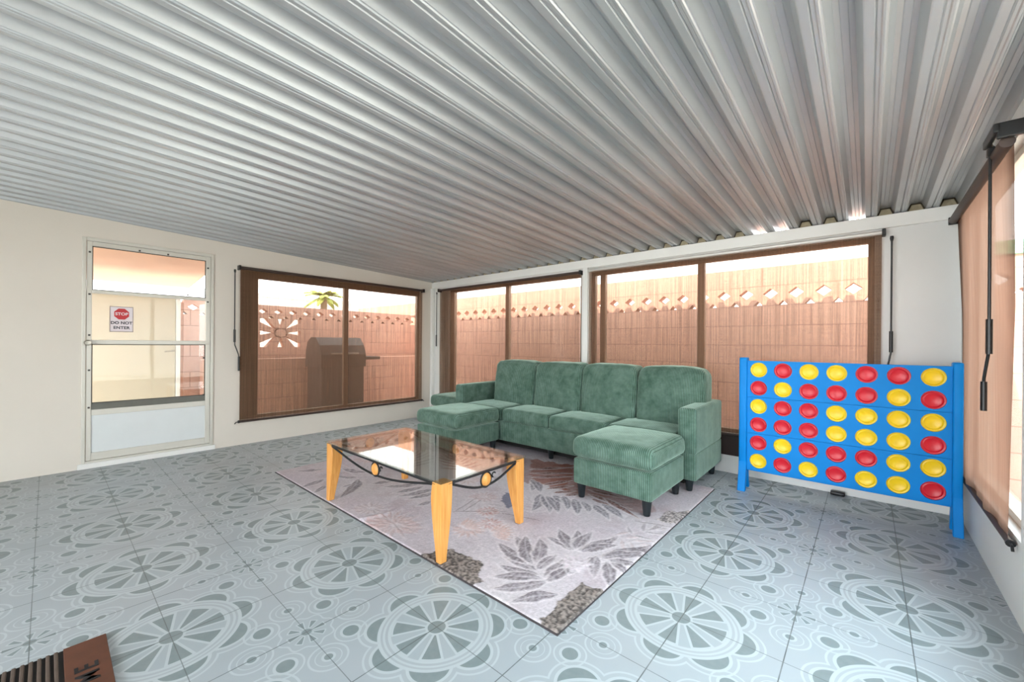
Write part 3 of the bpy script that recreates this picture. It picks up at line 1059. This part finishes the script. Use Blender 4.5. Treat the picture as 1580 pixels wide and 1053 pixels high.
def RUG_PAINT(palm, leaf, blob, petals, poly):
    G1, G2 = (112, 102, 108), (124, 114, 120)
    RUST = (128, 82, 74)
    TAUPE = (120, 110, 104)
    PINK = (206, 158, 150)
    # faint ferns woven into the whole ground
    r = random.Random(21)
    for k in range(26):
        x, y = r.uniform(RX0 + .15, RX1 - .1), r.uniform(RY0 + .1, RY1 - .1)
        a = r.uniform(0, 2 * PI)
        palm((x, y), (x + .26 * math.cos(a), y + .26 * math.sin(a)), 5, .15, .011, r.choice([(182, 166, 174), (170, 158, 164), (196, 160, 156)]), .9, .6, seed=40 + k)
    # hidden half of the rug, loosely the same planting
    palm((-3.0, 2.1), (-3.4, 2.4), 6, .30, .020, G1, .8, seed=12)
    palm((-2.6, 2.35), (-3.0, 2.6), 6, .28, .020, (150, 104, 94), .8, seed=13)
    blob(-3.3, 2.7, .25, .18, TAUPE, .7, .8)
    # rust ground in front of the sofa
    poly(RUG_RUSTP, (158, 104, 92), .8, .05)
    blob(-1.75, 2.78, .45, .22, (150, 98, 88), .75, .7, -.5)
    blob(-2.25, 2.75, .40, .22, (150, 112, 108), .7, .8, -.5)
    blob(-1.25, 2.62, .25, .12, (160, 118, 110), .6, .8)
    for a, b in RUG_RUSTL:
        leaf(a, b, .024, (104, 60, 54), .95, rib=(176, 132, 120))
    # blossoms
    for (x, y), r_, c, am in zip(RUG_BLOS, (.07, .10, .08, .14, .10, .14, .16, .10, .12),
                                ((190, 110, 96), (208, 146, 124), (204, 118, 100), PINK, (190, 162, 164), (196, 150, 146), PINK, (186, 140, 140), (196, 150, 146)),
                                (.8, .6, .8, .7, .6, .6, .5, .6, .6)):
        blob(x, y, r_, r_ * .62, c, am * .7, .8, .6)
        petals(x, y, 13, .01, r_ * 1.25, .012, tuple(int(v * .92) for v in c), am, .2)
    petals(-1.62, 1.66, 8, .02, .17, .016, (206, 150, 130), .7, .1, 1.9)
    petals(-1.80, 1.60, 7, .02, .15, .016, (206, 150, 130), .6, .6, 1.6)
    # grey leaves
    for k, (a, b) in enumerate(RUG_GREY):
        l_ = math.hypot(b[0] - a[0], b[1] - a[1])
        leaf(a, b, .012 + .095 * l_, G1 if k % 3 else G2, .9, rib=(214, 204, 210), bend=.05 * (1 if k % 2 else -1))
    petals(-1.075, 1.72, 10, .0, .085, .018, (222, 204, 214), .85)
    petals(-1.075, 1.72, 7, .02, .05, .012, (186, 166, 176), .7, .3)
    for k, (a, b) in enumerate(RUG_GREY2):
        l_ = math.hypot(b[0] - a[0], b[1] - a[1])
        leaf(a, b, .012 + .085 * l_, (116, 108, 118) if k < 11 else G2, .9, rib=(212, 206, 212), bend=.06)
    leaf((-1.75, 2.33), (-1.15, 2.50), .006, (220, 210, 214), .8)
    palm((-1.00, 2.2), (-.92, 2.40), 3, .13, .012, G2, .9, seed=16)
    poly(RUG_BLUE, (112, 112, 130), .9, .03)
    # slender stems
    for a, b in RUG_STEM:
        leaf(a, b, .005, (104, 92, 88), .9, rib=(104, 92, 88))
    # tufted taupe patches
    for pts in (RUG_PATCH1, RUG_PATCH2):
        poly(pts, TAUPE, .95, .022, True)
    poly(RUG_PATCH3, (158, 148, 146), .85, .03, True)
rug()

# ------------------------------------------------------------------ sofa and ottomans
def taper_leg(h=.10, r0=.032, r1=.022, n=16):
    bm = bmesh.new()
    add_lathe(bm, [(0, 0), (r1 * .9, 0), (r1, .004), (r0, h - .004), (r0, h + .004), (0, h + .004)], n)
    return bm

def make_ottoman(loc, label, w=.575, dpt=.61, z0=.1):
    t = thing('ottoman', loc, label, 'ottoman', 'green corduroy ottomans')
    obj('base', soft_box(-w / 2 + .006, w / 2 - .006, -dpt / 2 + .006, dpt / 2 - .006, z0, .278, .012, (.003, .003, 0), (16, 16, 8), .0012, 3), M_cord, t, 60)
    obj('cushion', soft_box(-w / 2 - .008, w / 2 + .008, -dpt / 2 - .010, dpt / 2 + .004, .288, .425, .048, (.008, .008, .022), (24, 24, 12), .004, 5), M_cord, t, 80)
    for sx in (-1, 1):
        for sy in (-1, 1):
            l = obj('leg', taper_leg(z0 - loc[2] * 0), M_leg, t, 40)
            l.location = (sx * (w / 2 - .05), sy * (dpt / 2 - .05), 0)
    return t
RZ = .0145
make_ottoman((-1.28, 2.752, RZ), 'green corduroy ottoman at the right end of the sofa')
o2 = make_ottoman((-3.10, 2.735, RZ), 'green corduroy ottoman behind the glass coffee table')
o3 = make_ottoman((-3.89, 3.51, RZ), 'green ottoman in the corner, mostly hidden behind the sofa arm')
o2.rotation_euler.z = math.radians(1.0)

so = thing('sectional_sofa', (-.93, 3.095, 0), 'long green corduroy sofa with four back cushions under the windows', 'sofa', rz=math.radians(.5))
SW = 2.61   # overall width, local x from -SW to 0
bounds = [-2.49, -1.90, -1.31, -.72, -.13]
obj('base', soft_box(-SW, 0, 0, .72, .10, .298, .012, (0, .002, 0), (60, 20, 8), .001, 1), M_cord, so, 60)
for a, b in ((-SW, -2.49), (-.13, 0)):
    obj('armrest', soft_box(a, b, -.005, .72, .292, .628, .022, (.002, .004, .004), (12, 30, 14), .0015, 2), M_cord, so, 70)
obj('backrest', soft_box(-2.49, -.13, .60, .72, .292, .76, .03, (0, .004, .004), (50, 8, 14), .001, 4), M_cord, so, 70)
for k in range(4):
    a, b = bounds[k], bounds[k + 1]
    obj('seat_cushion', soft_box(a + .003, b - .003, -.012, .50, .292, .425, .036, (.002, .008, .020), (26, 24, 12), .004, 10 + k), M_cord, so, 80)
cb = [-2.36, -1.775, -1.195, -.625, -.045]
for k in range(4):
    a, b = cb[k], cb[k + 1]
    bmc = soft_box(a + .004, b - .004, .34, .58, .405, .900, .052, (.006, .035, .012), (28, 14, 26), .007, 20 + k, .010)
    # lean the cushion back a little
    for v in bmc.verts:
        v.co.y += (v.co.z - .41) * .12
        f_ = max(0.0, v.co.z - .78) / .12
        mid_ = (a + b) / 2
        v.co.x = mid_ + (v.co.x - mid_) * (1 - .035 * f_ * f_)
    obj('back_cushion', bmc, M_cord, so, 80)
obj('under_sofa_shadow', box(-SW + .12, -.12, .12, .70, .035, .104), M_matblack, so)  # black block standing in for the deep shadow under the sofa
for x_, y_, z_ in ((-.06, .05, RZ), (-.06, .64, 0), (-SW + .06, .05, RZ), (-SW + .06, .64, 0), (-1.31, .05, RZ), (-1.31, .64, 0)):
    l = obj('leg', taper_leg(.10 - z_ + .002), M_leg, so, 40)
    l.location = (x_, y_, z_)

# ------------------------------------------------------------------ coffee table
TX0, TX1, TY0, TY1, TZ = -2.79, -1.555, 1.262, 1.905, .415
tcx, tcy = (TX0 + TX1) / 2, (TY0 + TY1) / 2
hx, hy = (TX1 - TX0) / 2, (TY1 - TY0) / 2
ct = thing('coffee_table', (tcx, tcy, RZ), 'low glass-topped coffee table with curved honey wood legs', 'coffee table')
obj('glass_top', box(-hx - .004, hx + .004, -hy - .004, hy + .004, TZ - .011 - RZ, TZ - RZ, .0025, 2), M_tableglass, ct)
def table_leg(sx, sy):
    bm = bmesh.new()
    H_ = TZ - .0115 - RZ
    N = 14
    rings = []
    for i in range(N + 1):
        f = i / N
        z = f * H_
        w = .036 + .046 * math.sin(min(1, f * 1.12) * PI / 2) ** 1.3 - (.012 * max(0, f - .82) / .18)
        w2 = .040 + .034 * math.sin(min(1, f * 1.12) * PI / 2) ** 1.3
        ox, oy = sx * (hx - .003), sy * (hy - .003)
        b = .003
        cs = [(0, b), (b, 0), (w - b, 0), (w, b), (w, w2 - b), (w - b, w2), (b, w2), (0, w2 - b)]
        rings.append([bm.verts.new((ox - sx * p, oy - sy * q, z)) for p, q in cs])
    for a, b in zip(rings, rings[1:]):
        for k in range(8):
            bm.faces.new((a[k], a[(k + 1) % 8], b[(k + 1) % 8], b[k]))
    bm.faces.new(rings[0]); bm.faces.new(rings[-1])
    return bm
for sx in (-1, 1):
    for sy in (-1, 1):
        obj('leg', table_leg(sx, sy), M_wood, ct, 30)
zr = TZ - .021 - RZ
for s in (-1, 1):     # long sides and short sides
    for long in (True, False):
        half = hx if long else hy
        off = s * ((hy if long else hx) - .011)
        def Q(a, z, o=0.0):
            return (a, off + o, z) if long else (off + o, a, z)
        bm = bmesh.new()
        add_tube(bm, [Q(-half + .05, zr), Q(half - .05, zr)], .0085, 8)
        rail = obj('frame_rail', bm, M_blackmetal, ct, 40)
        pts = []
        for i in range(25):
            f = -1 + 2 * i / 24
            a = f * (half - .06)
            z = zr - .004 - .075 * (math.cos(f * PI / 2) ** 1.15)
            pts.append(Q(a, z))
        sw = obj('swag_rail', tube(pts, .0065, 8), M_blackmetal, ct, 40)
        rc = .039
        cz = zr - .045
        obj('iron_ring', tube([Q(rc * math.cos(2 * PI * k / 24), cz + rc * 1.05 * math.sin(2 * PI * k / 24)) for k in range(24)], .0048, 8, True), M_blackmetal, ct, 40)
        bm = bmesh.new()
        Mx = Matrix.Translation(Q(0, cz)) @ (Matrix.Rotation(PI / 2, 4, 'X') if long else Matrix.Rotation(PI / 2, 4, 'Y'))
        add_lathe(bm, [(0, -.016), (.018, -.014), (.031, -.008), (.036, 0), (.031, .008), (.018, .014), (0, .016)], 24, Mx)
        obj('wooden_disc', bm, M_wood, ct, 60)
        cpts = [Q(.062 + .014 * math.cos(t_), cz + .012 + .014 * math.sin(t_)) for t_ in [k * .45 + .6 for k in range(9)]]
        obj('iron_curl', tube(cpts, .0045, 8), M_blackmetal, ct, 40)

# ------------------------------------------------------------------ giant four-in-a-row game
GX0, GX1, GY = -.684, .378, 3.50
gb = thing('game_board', ((GX0 + GX1) / 2, GY + .03, 0), 'giant blue four-in-a-row game frame standing against the shaded windows', 'game board')
gcx = (GX0 + GX1) / 2
PX, PZ = .152, .1365
cols = [-.611 + PX * k for k in range(7)]
rowz = [.912 - PZ * k for k in range(6)]
HR = .0555
def holed_panel(y0_, y1_, r0):
    """one board carrying two rows of seven round holes"""
    bm = bmesh.new()
    zs0 = rowz[r0 + 1] - PZ / 2 + .001
    zs1 = rowz[r0] + PZ / 2 - .001
    xa, xb = GX0, GX1
    N = 32
    fr, bk = {}, {}
    def vf(x, z):
        k = (round(x, 5), round(z, 5))
        if k not in fr:
            fr[k] = bm.verts.new((x - gcx, y0_ - (GY + .03), z))
            bk[k] = bm.verts.new((x - gcx, y1_ - (GY + .03), z))
        return k
    def quad(ks):
        if len(set(ks)) < 3:
            return
        ks = [k for i, k in enumerate(ks) if k != ks[i - 1]]
        bm.faces.new([fr[k] for k in ks])
        bm.faces.new([bk[k] for k in reversed(ks)])
    xe = [xa] + [cols[k] + PX / 2 for k in range(6)] + [xb]
    ze = [zs0, (rowz[r0] + rowz[r0 + 1]) / 2, zs1]
    for ci in range(7):
        for ri in range(2):
            c = (cols[ci], rowz[r0 + 1 - ri])
            L_, R_, B_, T_ = xe[ci], xe[ci + 1], ze[ri], ze[ri + 1]
            ring, sq = [], []
            for k in range(N):
                a = 2 * PI * k / N + PI / 4
                ca, sa = math.cos(a), math.sin(a)
                ring.append(vf(c[0] + HR * ca, c[1] + HR * sa))
                # matching point on the cell's border
                m_ = max(abs(ca), abs(sa))
                u, v = ca / m_, sa / m_
                sq.append(vf(c[0] + (u * (R_ - c[0]) if u > 0 else u * (c[0] - L_)), c[1] + (v * (T_ - c[1]) if v > 0 else v * (c[1] - B_))))
            for k in range(N):
                k2 = (k + 1) % N
                quad([ring[k], ring[k2], sq[k2], sq[k]])
                bm.faces.new((fr[ring[k]], bk[ring[k]], bk[ring[k2]], fr[ring[k2]]))
    # close the outer rim
    be = [e for e in bm.edges if len(e.link_faces) == 1]
    outer = {}
    for e in be:
        outer[frozenset(v.index for v in e.verts)] = e
    bm.verts.index_update()
    inv = {v: k for k, v in fr.items()}
    for e in [e for e in bm.edges if len(e.link_faces) == 1 and e.verts[0] in inv and e.verts[1] in inv]:
        k1, k2 = inv[e.verts[0]], inv[e.verts[1]]
        bm.faces.new((fr[k1], fr[k2], bk[k2], bk[k1]))
    return bm
for r0 in (0, 2, 4):
    obj('front_panel', holed_panel(GY, GY + .012, r0), M_blue, gb)
    obj('back_panel', holed_panel(GY + .040, GY + .052, r0), M_blue, gb)
for side, xs_ in ((-1, (GX0 - .053, GX0 - .0005)), (1, (GX1 + .0005, GX1 + .044))):
    bm = bmesh.new()
    # upright with a rounded top and two splayed feet
    add_box(bm, xs_[0] - gcx, xs_[1] - gcx, -.048, .042, .20, 1.003, .010, 3)
    obj('side_post', bm, M_blue, gb, 40)
    for s in (-1, 1):
        bm = bmesh.new()
        yo = -.004
        pts = [(yo + s * .0235, .215), (yo + s * .0235, .19), (yo + s * .034, .13), (yo + s * .060, .03), (yo + s * .066, .0)]
        x0_, x1_ = xs_[0] - gcx + .0005, xs_[1] - gcx - .0005
        rr = []
        for y_, z_ in pts:
            hw = .021
            rr.append([bm.verts.new((x, y, z_)) for x, y in ((x0_ + .003, y_ - hw), (x1_ - .003, y_ - hw), (x1_, y_ - hw + .004), (x1_, y_ + hw - .004), (x1_ - .003, y_ + hw), (x0_ + .003, y_ + hw), (x0_, y_ + hw - .004), (x0_, y_ - hw + .004))])
        for a, b in zip(rr, rr[1:]):
            for k in range(8):
                bm.faces.new((a[k], a[(k + 1) % 8], b[(k + 1) % 8], b[k]))
        bm.faces.new(rr[0]); bm.faces.new(rr[-1])
        obj('leg', bm, M_blue, gb, 35)
bm = bmesh.new()
for x_ in cols[:-1]:
    add_box(bm, x_ + PX / 2 - .006 - gcx, x_ + PX / 2 + .006 - gcx, -.0178, .0098, .165, .975)
obj('column_divider', bm, M_blue, gb)
bm = bmesh.new()
add_box(bm, GX0 - gcx, GX1 - gcx, -.016, .009, .148, .1635, .002)
obj('slider_bar', bm, M_blue, gb)

grid = ['YRYYRRY', 'RYRRRYR', 'YRRYYYY', 'RRRYYYR', 'RYRRRYY', 'YRYRYYR']
def disc_bm():
    bm = bmesh.new()
    t = .009
    add_lathe(bm, [(0, -t + .003), (.034, -t + .003), (.036, -t + .0015), (.039, -t), (.043, -t + .0015), (.046, -t + .0025), (.050, -t + .001), (.056, -t), (.0605, -t + .002), (.062, 0),
                   (.0605, t - .002), (.056, t), (.050, t - .001), (.046, t - .0025), (.039, t), (.034, t - .003), (0, t - .003)], 40, Matrix.Rotation(PI / 2, 4, 'X'))
    return bm
protos = {}
RN = ['top row', 'second row from the top', 'third row from the top', 'third row from the bottom', 'second row from the bottom', 'bottom row']
CN = ['leftmost column', 'second column from the left', 'third column from the left', 'middle column', 'third column from the right', 'second column from the right', 'rightmost column']
for r in range(6):
    for c in range(7):
        k = grid[r][c]
        word = 'red' if k == 'R' else 'yellow'
        dz = random.uniform(-.002, .001)
        if r < 2 and c >= 5:
            dz = -.004
        if k not in protos:
            o = protos[k] = obj('game_disc', disc_bm(), M_red if k == 'R' else M_yellow, None, 40)
        else:
            o = protos[k].copy()
            COL.objects.link(o)
        o.location = (cols[c], GY + .026, rowz[r] + dz)
        tag(o, f'{word} disc in the {RN[r]}, {CN[c]}', 'game disc', 'discs in the four-in-a-row game')

# small black object on the floor behind the game
bm = soft_box(-.20, -.115, 3.80, 3.855, .0, .028, .010, (0, 0, .002), (8, 8, 6))
tag(obj('shade_cleat', bm, M_black, None, 50), 'small black plastic block on the floor behind the blue game', 'plastic block')

# ------------------------------------------------------------------ doormat
dm = thing('doormat', (-1.73, -.08, 0), 'brown and black doormat with raised lettering at the lower left', 'doormat')
MX0, MX1, MY0, MY1 = -2.107, -1.35, -.31, .148
def L(x, y):
    return x + 1.73, y + .08
a0, b0 = L(MX0, MY0)
a1, b1 = L(MX1, MY1)
obj('rubber_base', box(a0, a1, b0, b1, .001, .008, .002), M_matblack, dm)
obj('border_strip', box(a0, a1, b1 - .106, b1, .008, .013, .002), M_matbrown, dm)
obj('border_strip', box(a0, a1, b0, b0 + .106, .008, .013, .002), M_matbrown, dm)
yy = b1 - .106 - .012
while yy - .010 > b0 + .106:
    obj('slat', box(a0 + .004, a1 - .004, yy - .010, yy, .008, .014, .003), M_matslat, dm)
    yy -= .0185
MT = Matrix.Translation((0, b1 - .054, .0135)) @ Matrix.Rotation(PI, 4, 'Z')
text_mesh('lettering', 'WELCOME', .078, .0008, M_matblack, dm, MT, 1.28, .0012)

# ------------------------------------------------------------------ outside
bm = box(-30, 30, -20, 30, -.16, -.065)
tag(obj('ground', bm, M_ground), 'pale concrete ground outside the windows', 'ground', None, 'structure')

def breeze_wall(name, axis, lo, hi, plane, top, r0, r1, mat, label, pitch=.2145, skip=(0, 0), th=.12, panel=None):
    """block wall with one row of pierced diamond blocks between heights r0 and r1"""
    bm = bmesh.new()
    def bx(a0_, a1_, z0_, z1_):
        if axis == 'x':
            add_box(bm, a0_, a1_, plane, plane + th, z0_, z1_)
        else:
            add_box(bm, plane - th, plane, a0_, a1_, z0_, z1_)
    if panel:
        p0, p1, q0, q1 = panel
        bx(lo, hi, -.07, q0)
        bx(lo, p0, q0, q1)
        bx(p1, hi, q0, q1)
        bx(lo, hi, q1, r0)
    else:
        bx(lo, hi, -.07, r0)
    bx(lo, hi, r1, top)
    n_ = int((hi - lo) / pitch)
    zb = r0 + (r1 - r0) * .24          # the low strip carries small triangles
    zm = (zb + r1) / 2
    def prism(pts):
        f1, f2 = [], []
        for a_, z_ in pts:
            if axis == 'x':
                f1.append(bm.verts.new((a_, plane, z_)))
                f2.append(bm.verts.new((a_, plane + th, z_)))
            else:
                f1.append(bm.verts.new((plane, a_, z_)))
                f2.append(bm.verts.new((plane - th, a_, z_)))
        bm.faces.new(f1)
        bm.faces.new(f2)
        for i in range(len(pts)):
            j = (i + 1) % len(pts)
            bm.faces.new((f1[i], f1[j], f2[j], f2[i]))
    for k in range(n_):
        c = lo + pitch * (k + .5)
        h = pitch / 2
        du, dv = pitch * .30, (r1 - zb) * .36
        for sx in (-1, 1):
            prism([(c + sx * h, zb), (c, zb), (c, zm - dv), (c + sx * du, zm), (c + sx * h, zm)])
            prism([(c + sx * h, r1), (c, r1), (c, zm + dv), (c + sx * du, zm), (c + sx * h, zm)])
        # small triangular slots at the block joints
        prism([(c - h, zb), (c + h, zb), (c + h * .62, r0), (c - h * .62, r0)])
    if panel:
        cx_, cz_ = (p0 + p1) / 2, (q0 + q1) / 2
        R1 = (p1 - p0) / 2
        def P2(r, a):
            s_ = 1 / max(abs(math.cos(a)), abs(math.sin(a))) if r > 1.2 else 1
            rr = (R1 * s_) if r > 1.2 else R1 * r
            return (cx_ + rr * math.cos(a), cz_ + rr * math.sin(a) * (q1 - q0) / (p1 - p0))
        for k in range(8):
            a = k * PI / 4 + PI / 8
            w = .22
            prism([P2(.30, a - .39), P2(2, a - w), P2(2, a), P2(2, a + w), P2(.30, a + .39)])
        prism([P2(.36, k * PI / 4) for k in range(8)])
    o = obj(name, bm, mat)
    return tag(o, label, 'garden wall', None, 'structure')
breeze_wall('trim_7', 'x', -9.0, 3.2, 4.80, 1.893, 1.505, 1.695, M_blockx, 'pink block wall outside behind the sofa, pierced blocks near its top')
breeze_wall('trim_8', 'y', 1.15, 4.80, -6.60, 1.632, 1.445, 1.60, M_blocky, 'pink block wall outside the left window, pierced diamonds near its top', .203, panel=(2.02, 2.58, 1.02, 1.445))
bm = bmesh.new()
add_box(bm, -6.50, -6.35, 1.3, 4.75, -.07, .86, .006)
tag(obj('planter_ledge', bm, M_blocky), 'low pink block ledge in front of the wall outside the left window', 'ledge', None, 'structure')
bm = box(.55, 3.2, 4.77, 4.95, 1.80, 1.905, .004)
tag(obj('wall_cap', bm, M_mint), 'mint green cap on the wall seen past the right-hand shade', 'wall cap', None, 'structure')

# porch outside the screen door
bm = bmesh.new()
vs = [(-5.12, -1.2, 2.10), (-5.12, 1.35, 2.10), (-7.4, 1.35, 1.865), (-7.4, -1.2, 1.865)]
A = [bm.verts.new(v) for v in vs]
B = [bm.verts.new((x, y, z + .06)) for x, y, z in vs]
bm.faces.new(A); bm.faces.new(B)
for i in range(4):
    bm.faces.new((A[i], A[(i + 1) % 4], B[(i + 1) % 4], B[i]))
tag(obj('porch_ceiling', bm, M_pinkplaster), 'peach plaster porch ceiling seen through the top door pane', 'porch ceiling', None, 'structure')
sd = thing('shed_door', (-6.2, .2, 0), 'cream flat door outside, seen through the screen door panes', 'shed door')
obj('door_slab', box(-.02, .02, -1.0, .80, -.06, 1.62, .004), M_panel, sd)
obj('door_post', box(-.03, .035, .805, .845, -.06, 1.64, .004), M_trim, sd)
bm = bmesh.new()
add_tube(bm, [(.02, .77, .98), (.06, .77, .98)], .010, 10)
add_tube(bm, [(.06, .79, .98), (.06, .70, .975)], .008, 10)
obj('lever_handle', bm, M_chrome, sd, 40)
bm = bmesh.new()
add_box(bm, -6.75, -6.62, -1.2, 1.15, -.07, 1.60)
tag(obj('porch_wall', bm, M_blocky), 'pink block wall seen through the right of the door panes', 'porch wall', None, 'structure')

# barbecue outside the left window
bq = thing('gas_grill', (-6.05, 2.88, -.065), 'dark covered barbecue grill outside the left window', 'grill')
bm = bmesh.new()
prof_ = [(-.26, .80), (-.26, 1.02), (-.20, 1.17), (-.08, 1.235), (.08, 1.235), (.20, 1.12), (.26, .98), (.26, .80)]
A = [bm.verts.new((x, -.34, z)) for x, z in prof_]
B = [bm.verts.new((x, .34, z)) for x, z in prof_]
bm.faces.new(A); bm.faces.new(B)
for i in range(len(prof_)):
    j = (i + 1) % len(prof_)
    bm.faces.new((A[i], A[j], B[j], B[i]))
obj('hood', bm, M_grill, bq)
obj('cart', box(-.24, .24, -.32, .32, .02, .80, .01), M_grill, bq)
obj('side_shelf', box(-.20, .20, .34, .62, .90, .945, .008), M_grill, bq)
obj('handle', tube([(.22, -.2, 1.0), (.29, -.2, 1.0), (.29, .2, 1.0), (.22, .2, 1.0)], .012, 8), M_chrome, bq, 40)
for sy in (-1, 1):
    bm = bmesh.new()
    add_lathe(bm, [(0, -.02), (.07, -.02), (.08, 0), (.07, .02), (0, .02)], 20, Matrix.Translation((-.16, sy * .30, .08)) @ Matrix.Rotation(PI / 2, 4, 'X'))
    obj('wheel', bm, M_black, bq, 40)

# white house beyond the left wall, neighbour on the right, palm
hs = thing('house', (-17.5, 6, -.065), 'white flat-roofed house beyond the wall outside the left window', 'house')
obj('walls', box(-3, 3, -5.5, 3.0, 0, 2.6), M_house, hs)
obj('roof', box(-3.02, 3.02, -5.52, 3.02, 2.6, 2.7), M_house, hs)
nb = thing('house', (9.5, 0.5, -.065), 'white neighbouring house beside the right-hand windows', 'house')
bm = bmesh.new()
add_box(bm, -.9, 2.5, -9, 3.2, 0, 2.6)
for k in range(13):
    add_box(bm, -.915, -.9, -9, 3.2, .2 * k + .01, .2 * k + .19, .003)
obj('walls', bm, M_house, nb)
obj('roof', box(-1.5, 2.8, -9.3, 3.4, 2.6, 2.75), M_roofwhite, nb)
pt = thing('palm_tree', (-13.5, 5.95, .25), 'small palm showing above the wall outside the left window', 'palm tree')
obj('trunk', tube([(0, 0, -.32), (.05, 0, 1.2), (.02, .05, 2.35)], [.14, .11, .10], 10), M_trunk, pt, 40)
bm = bmesh.new()
for k in range(26):
    a = k * 2.399
    el = random.uniform(-.3, .9)
    ln = random.uniform(.45, .7)
    base_ = Vector((.02, .05, 2.35))
    dr = Vector((math.cos(a) * math.cos(el), math.sin(a) * math.cos(el), math.sin(el)))
    sd_ = dr.cross(Vector((0, 0, 1))).normalized()
    pr = None
    for i in range(7):
        f = i / 6
        p_ = base_ + dr * ln * f + Vector((0, 0, -.35 * f * f * ln))
        w_ = .10 * math.sin(PI * min(1, f * .9 + .08)) + .004
        cur = (bm.verts.new(p_ + sd_ * w_ - Vector((0, 0, .03 * f))), bm.verts.new(p_ + Vector((0, 0, .02))), bm.verts.new(p_ - sd_ * w_ - Vector((0, 0, .03 * f))))
        if pr:
            bm.faces.new((pr[0], pr[1], cur[1], cur[0]))
            bm.faces.new((pr[1], pr[2], cur[2], cur[1]))
        pr = cur
obj('fronds', bm, M_palmleaf, pt)

# ------------------------------------------------------------------ light
w = bpy.data.worlds.new('sky')
S.world = w
w.use_nodes = True
nt = w.node_tree
bg = nt.nodes['Background']
g = G(nt)
tc = g.coords('Generated')
x, y, z = g.xyz(tc)
f = g.ramp(z, -.05, .7)
col = g.mix(f, (.95, .97, 1.0, 1), (.74, .90, 1.0, 1))
nt.links.new(col.s, bg.inputs[0])
bg.inputs[1].default_value = 9.0
sun = bpy.data.lights.new('sun', 'SUN')
sun.energy = 11.0
sun.angle = math.radians(.6)
sun.color = (1.0, .93, .82)
so_ = bpy.data.objects.new('sun', sun)
COL.objects.link(so_)
dirv = Vector((-.12, -1.0, .68)).normalized()
so_.rotation_euler = dirv.to_track_quat('Z', 'Y').to_euler()

# ------------------------------------------------------------------ camera
F_PX, YAW, ROLL, SY, HC = 627.05, math.radians(41.17), math.radians(.45), 5.0, 1.09
cam = bpy.data.cameras.new('camera')
cam.sensor_width = 36.0
cam.sensor_fit = 'HORIZONTAL'
cam.lens = F_PX / 1580 * 36
cam.shift_y = SY / 1580
cam.clip_start = .02
co = bpy.data.objects.new('camera', cam)
COL.objects.link(co)
fw = Vector((-math.sin(YAW), math.cos(YAW), 0))
rt = Vector((math.cos(YAW), math.sin(YAW), 0))
up = Vector((0, 0, 1))
r2 = rt * math.cos(ROLL) + up * math.sin(ROLL)
u2 = up * math.cos(ROLL) - rt * math.sin(ROLL)
Mc = Matrix.Identity(4)
for i in range(3):
    Mc[i][0], Mc[i][1], Mc[i][2] = r2[i], u2[i], -fw[i]
Mc[2][3] = HC
co.matrix_world = Mc
S.camera = co

S.view_settings.view_transform = 'Standard'
S.view_settings.look = 'None'
S.view_settings.exposure = 0.3
S.view_settings.gamma = 1.0
S.view_settings.use_curve_mapping = False
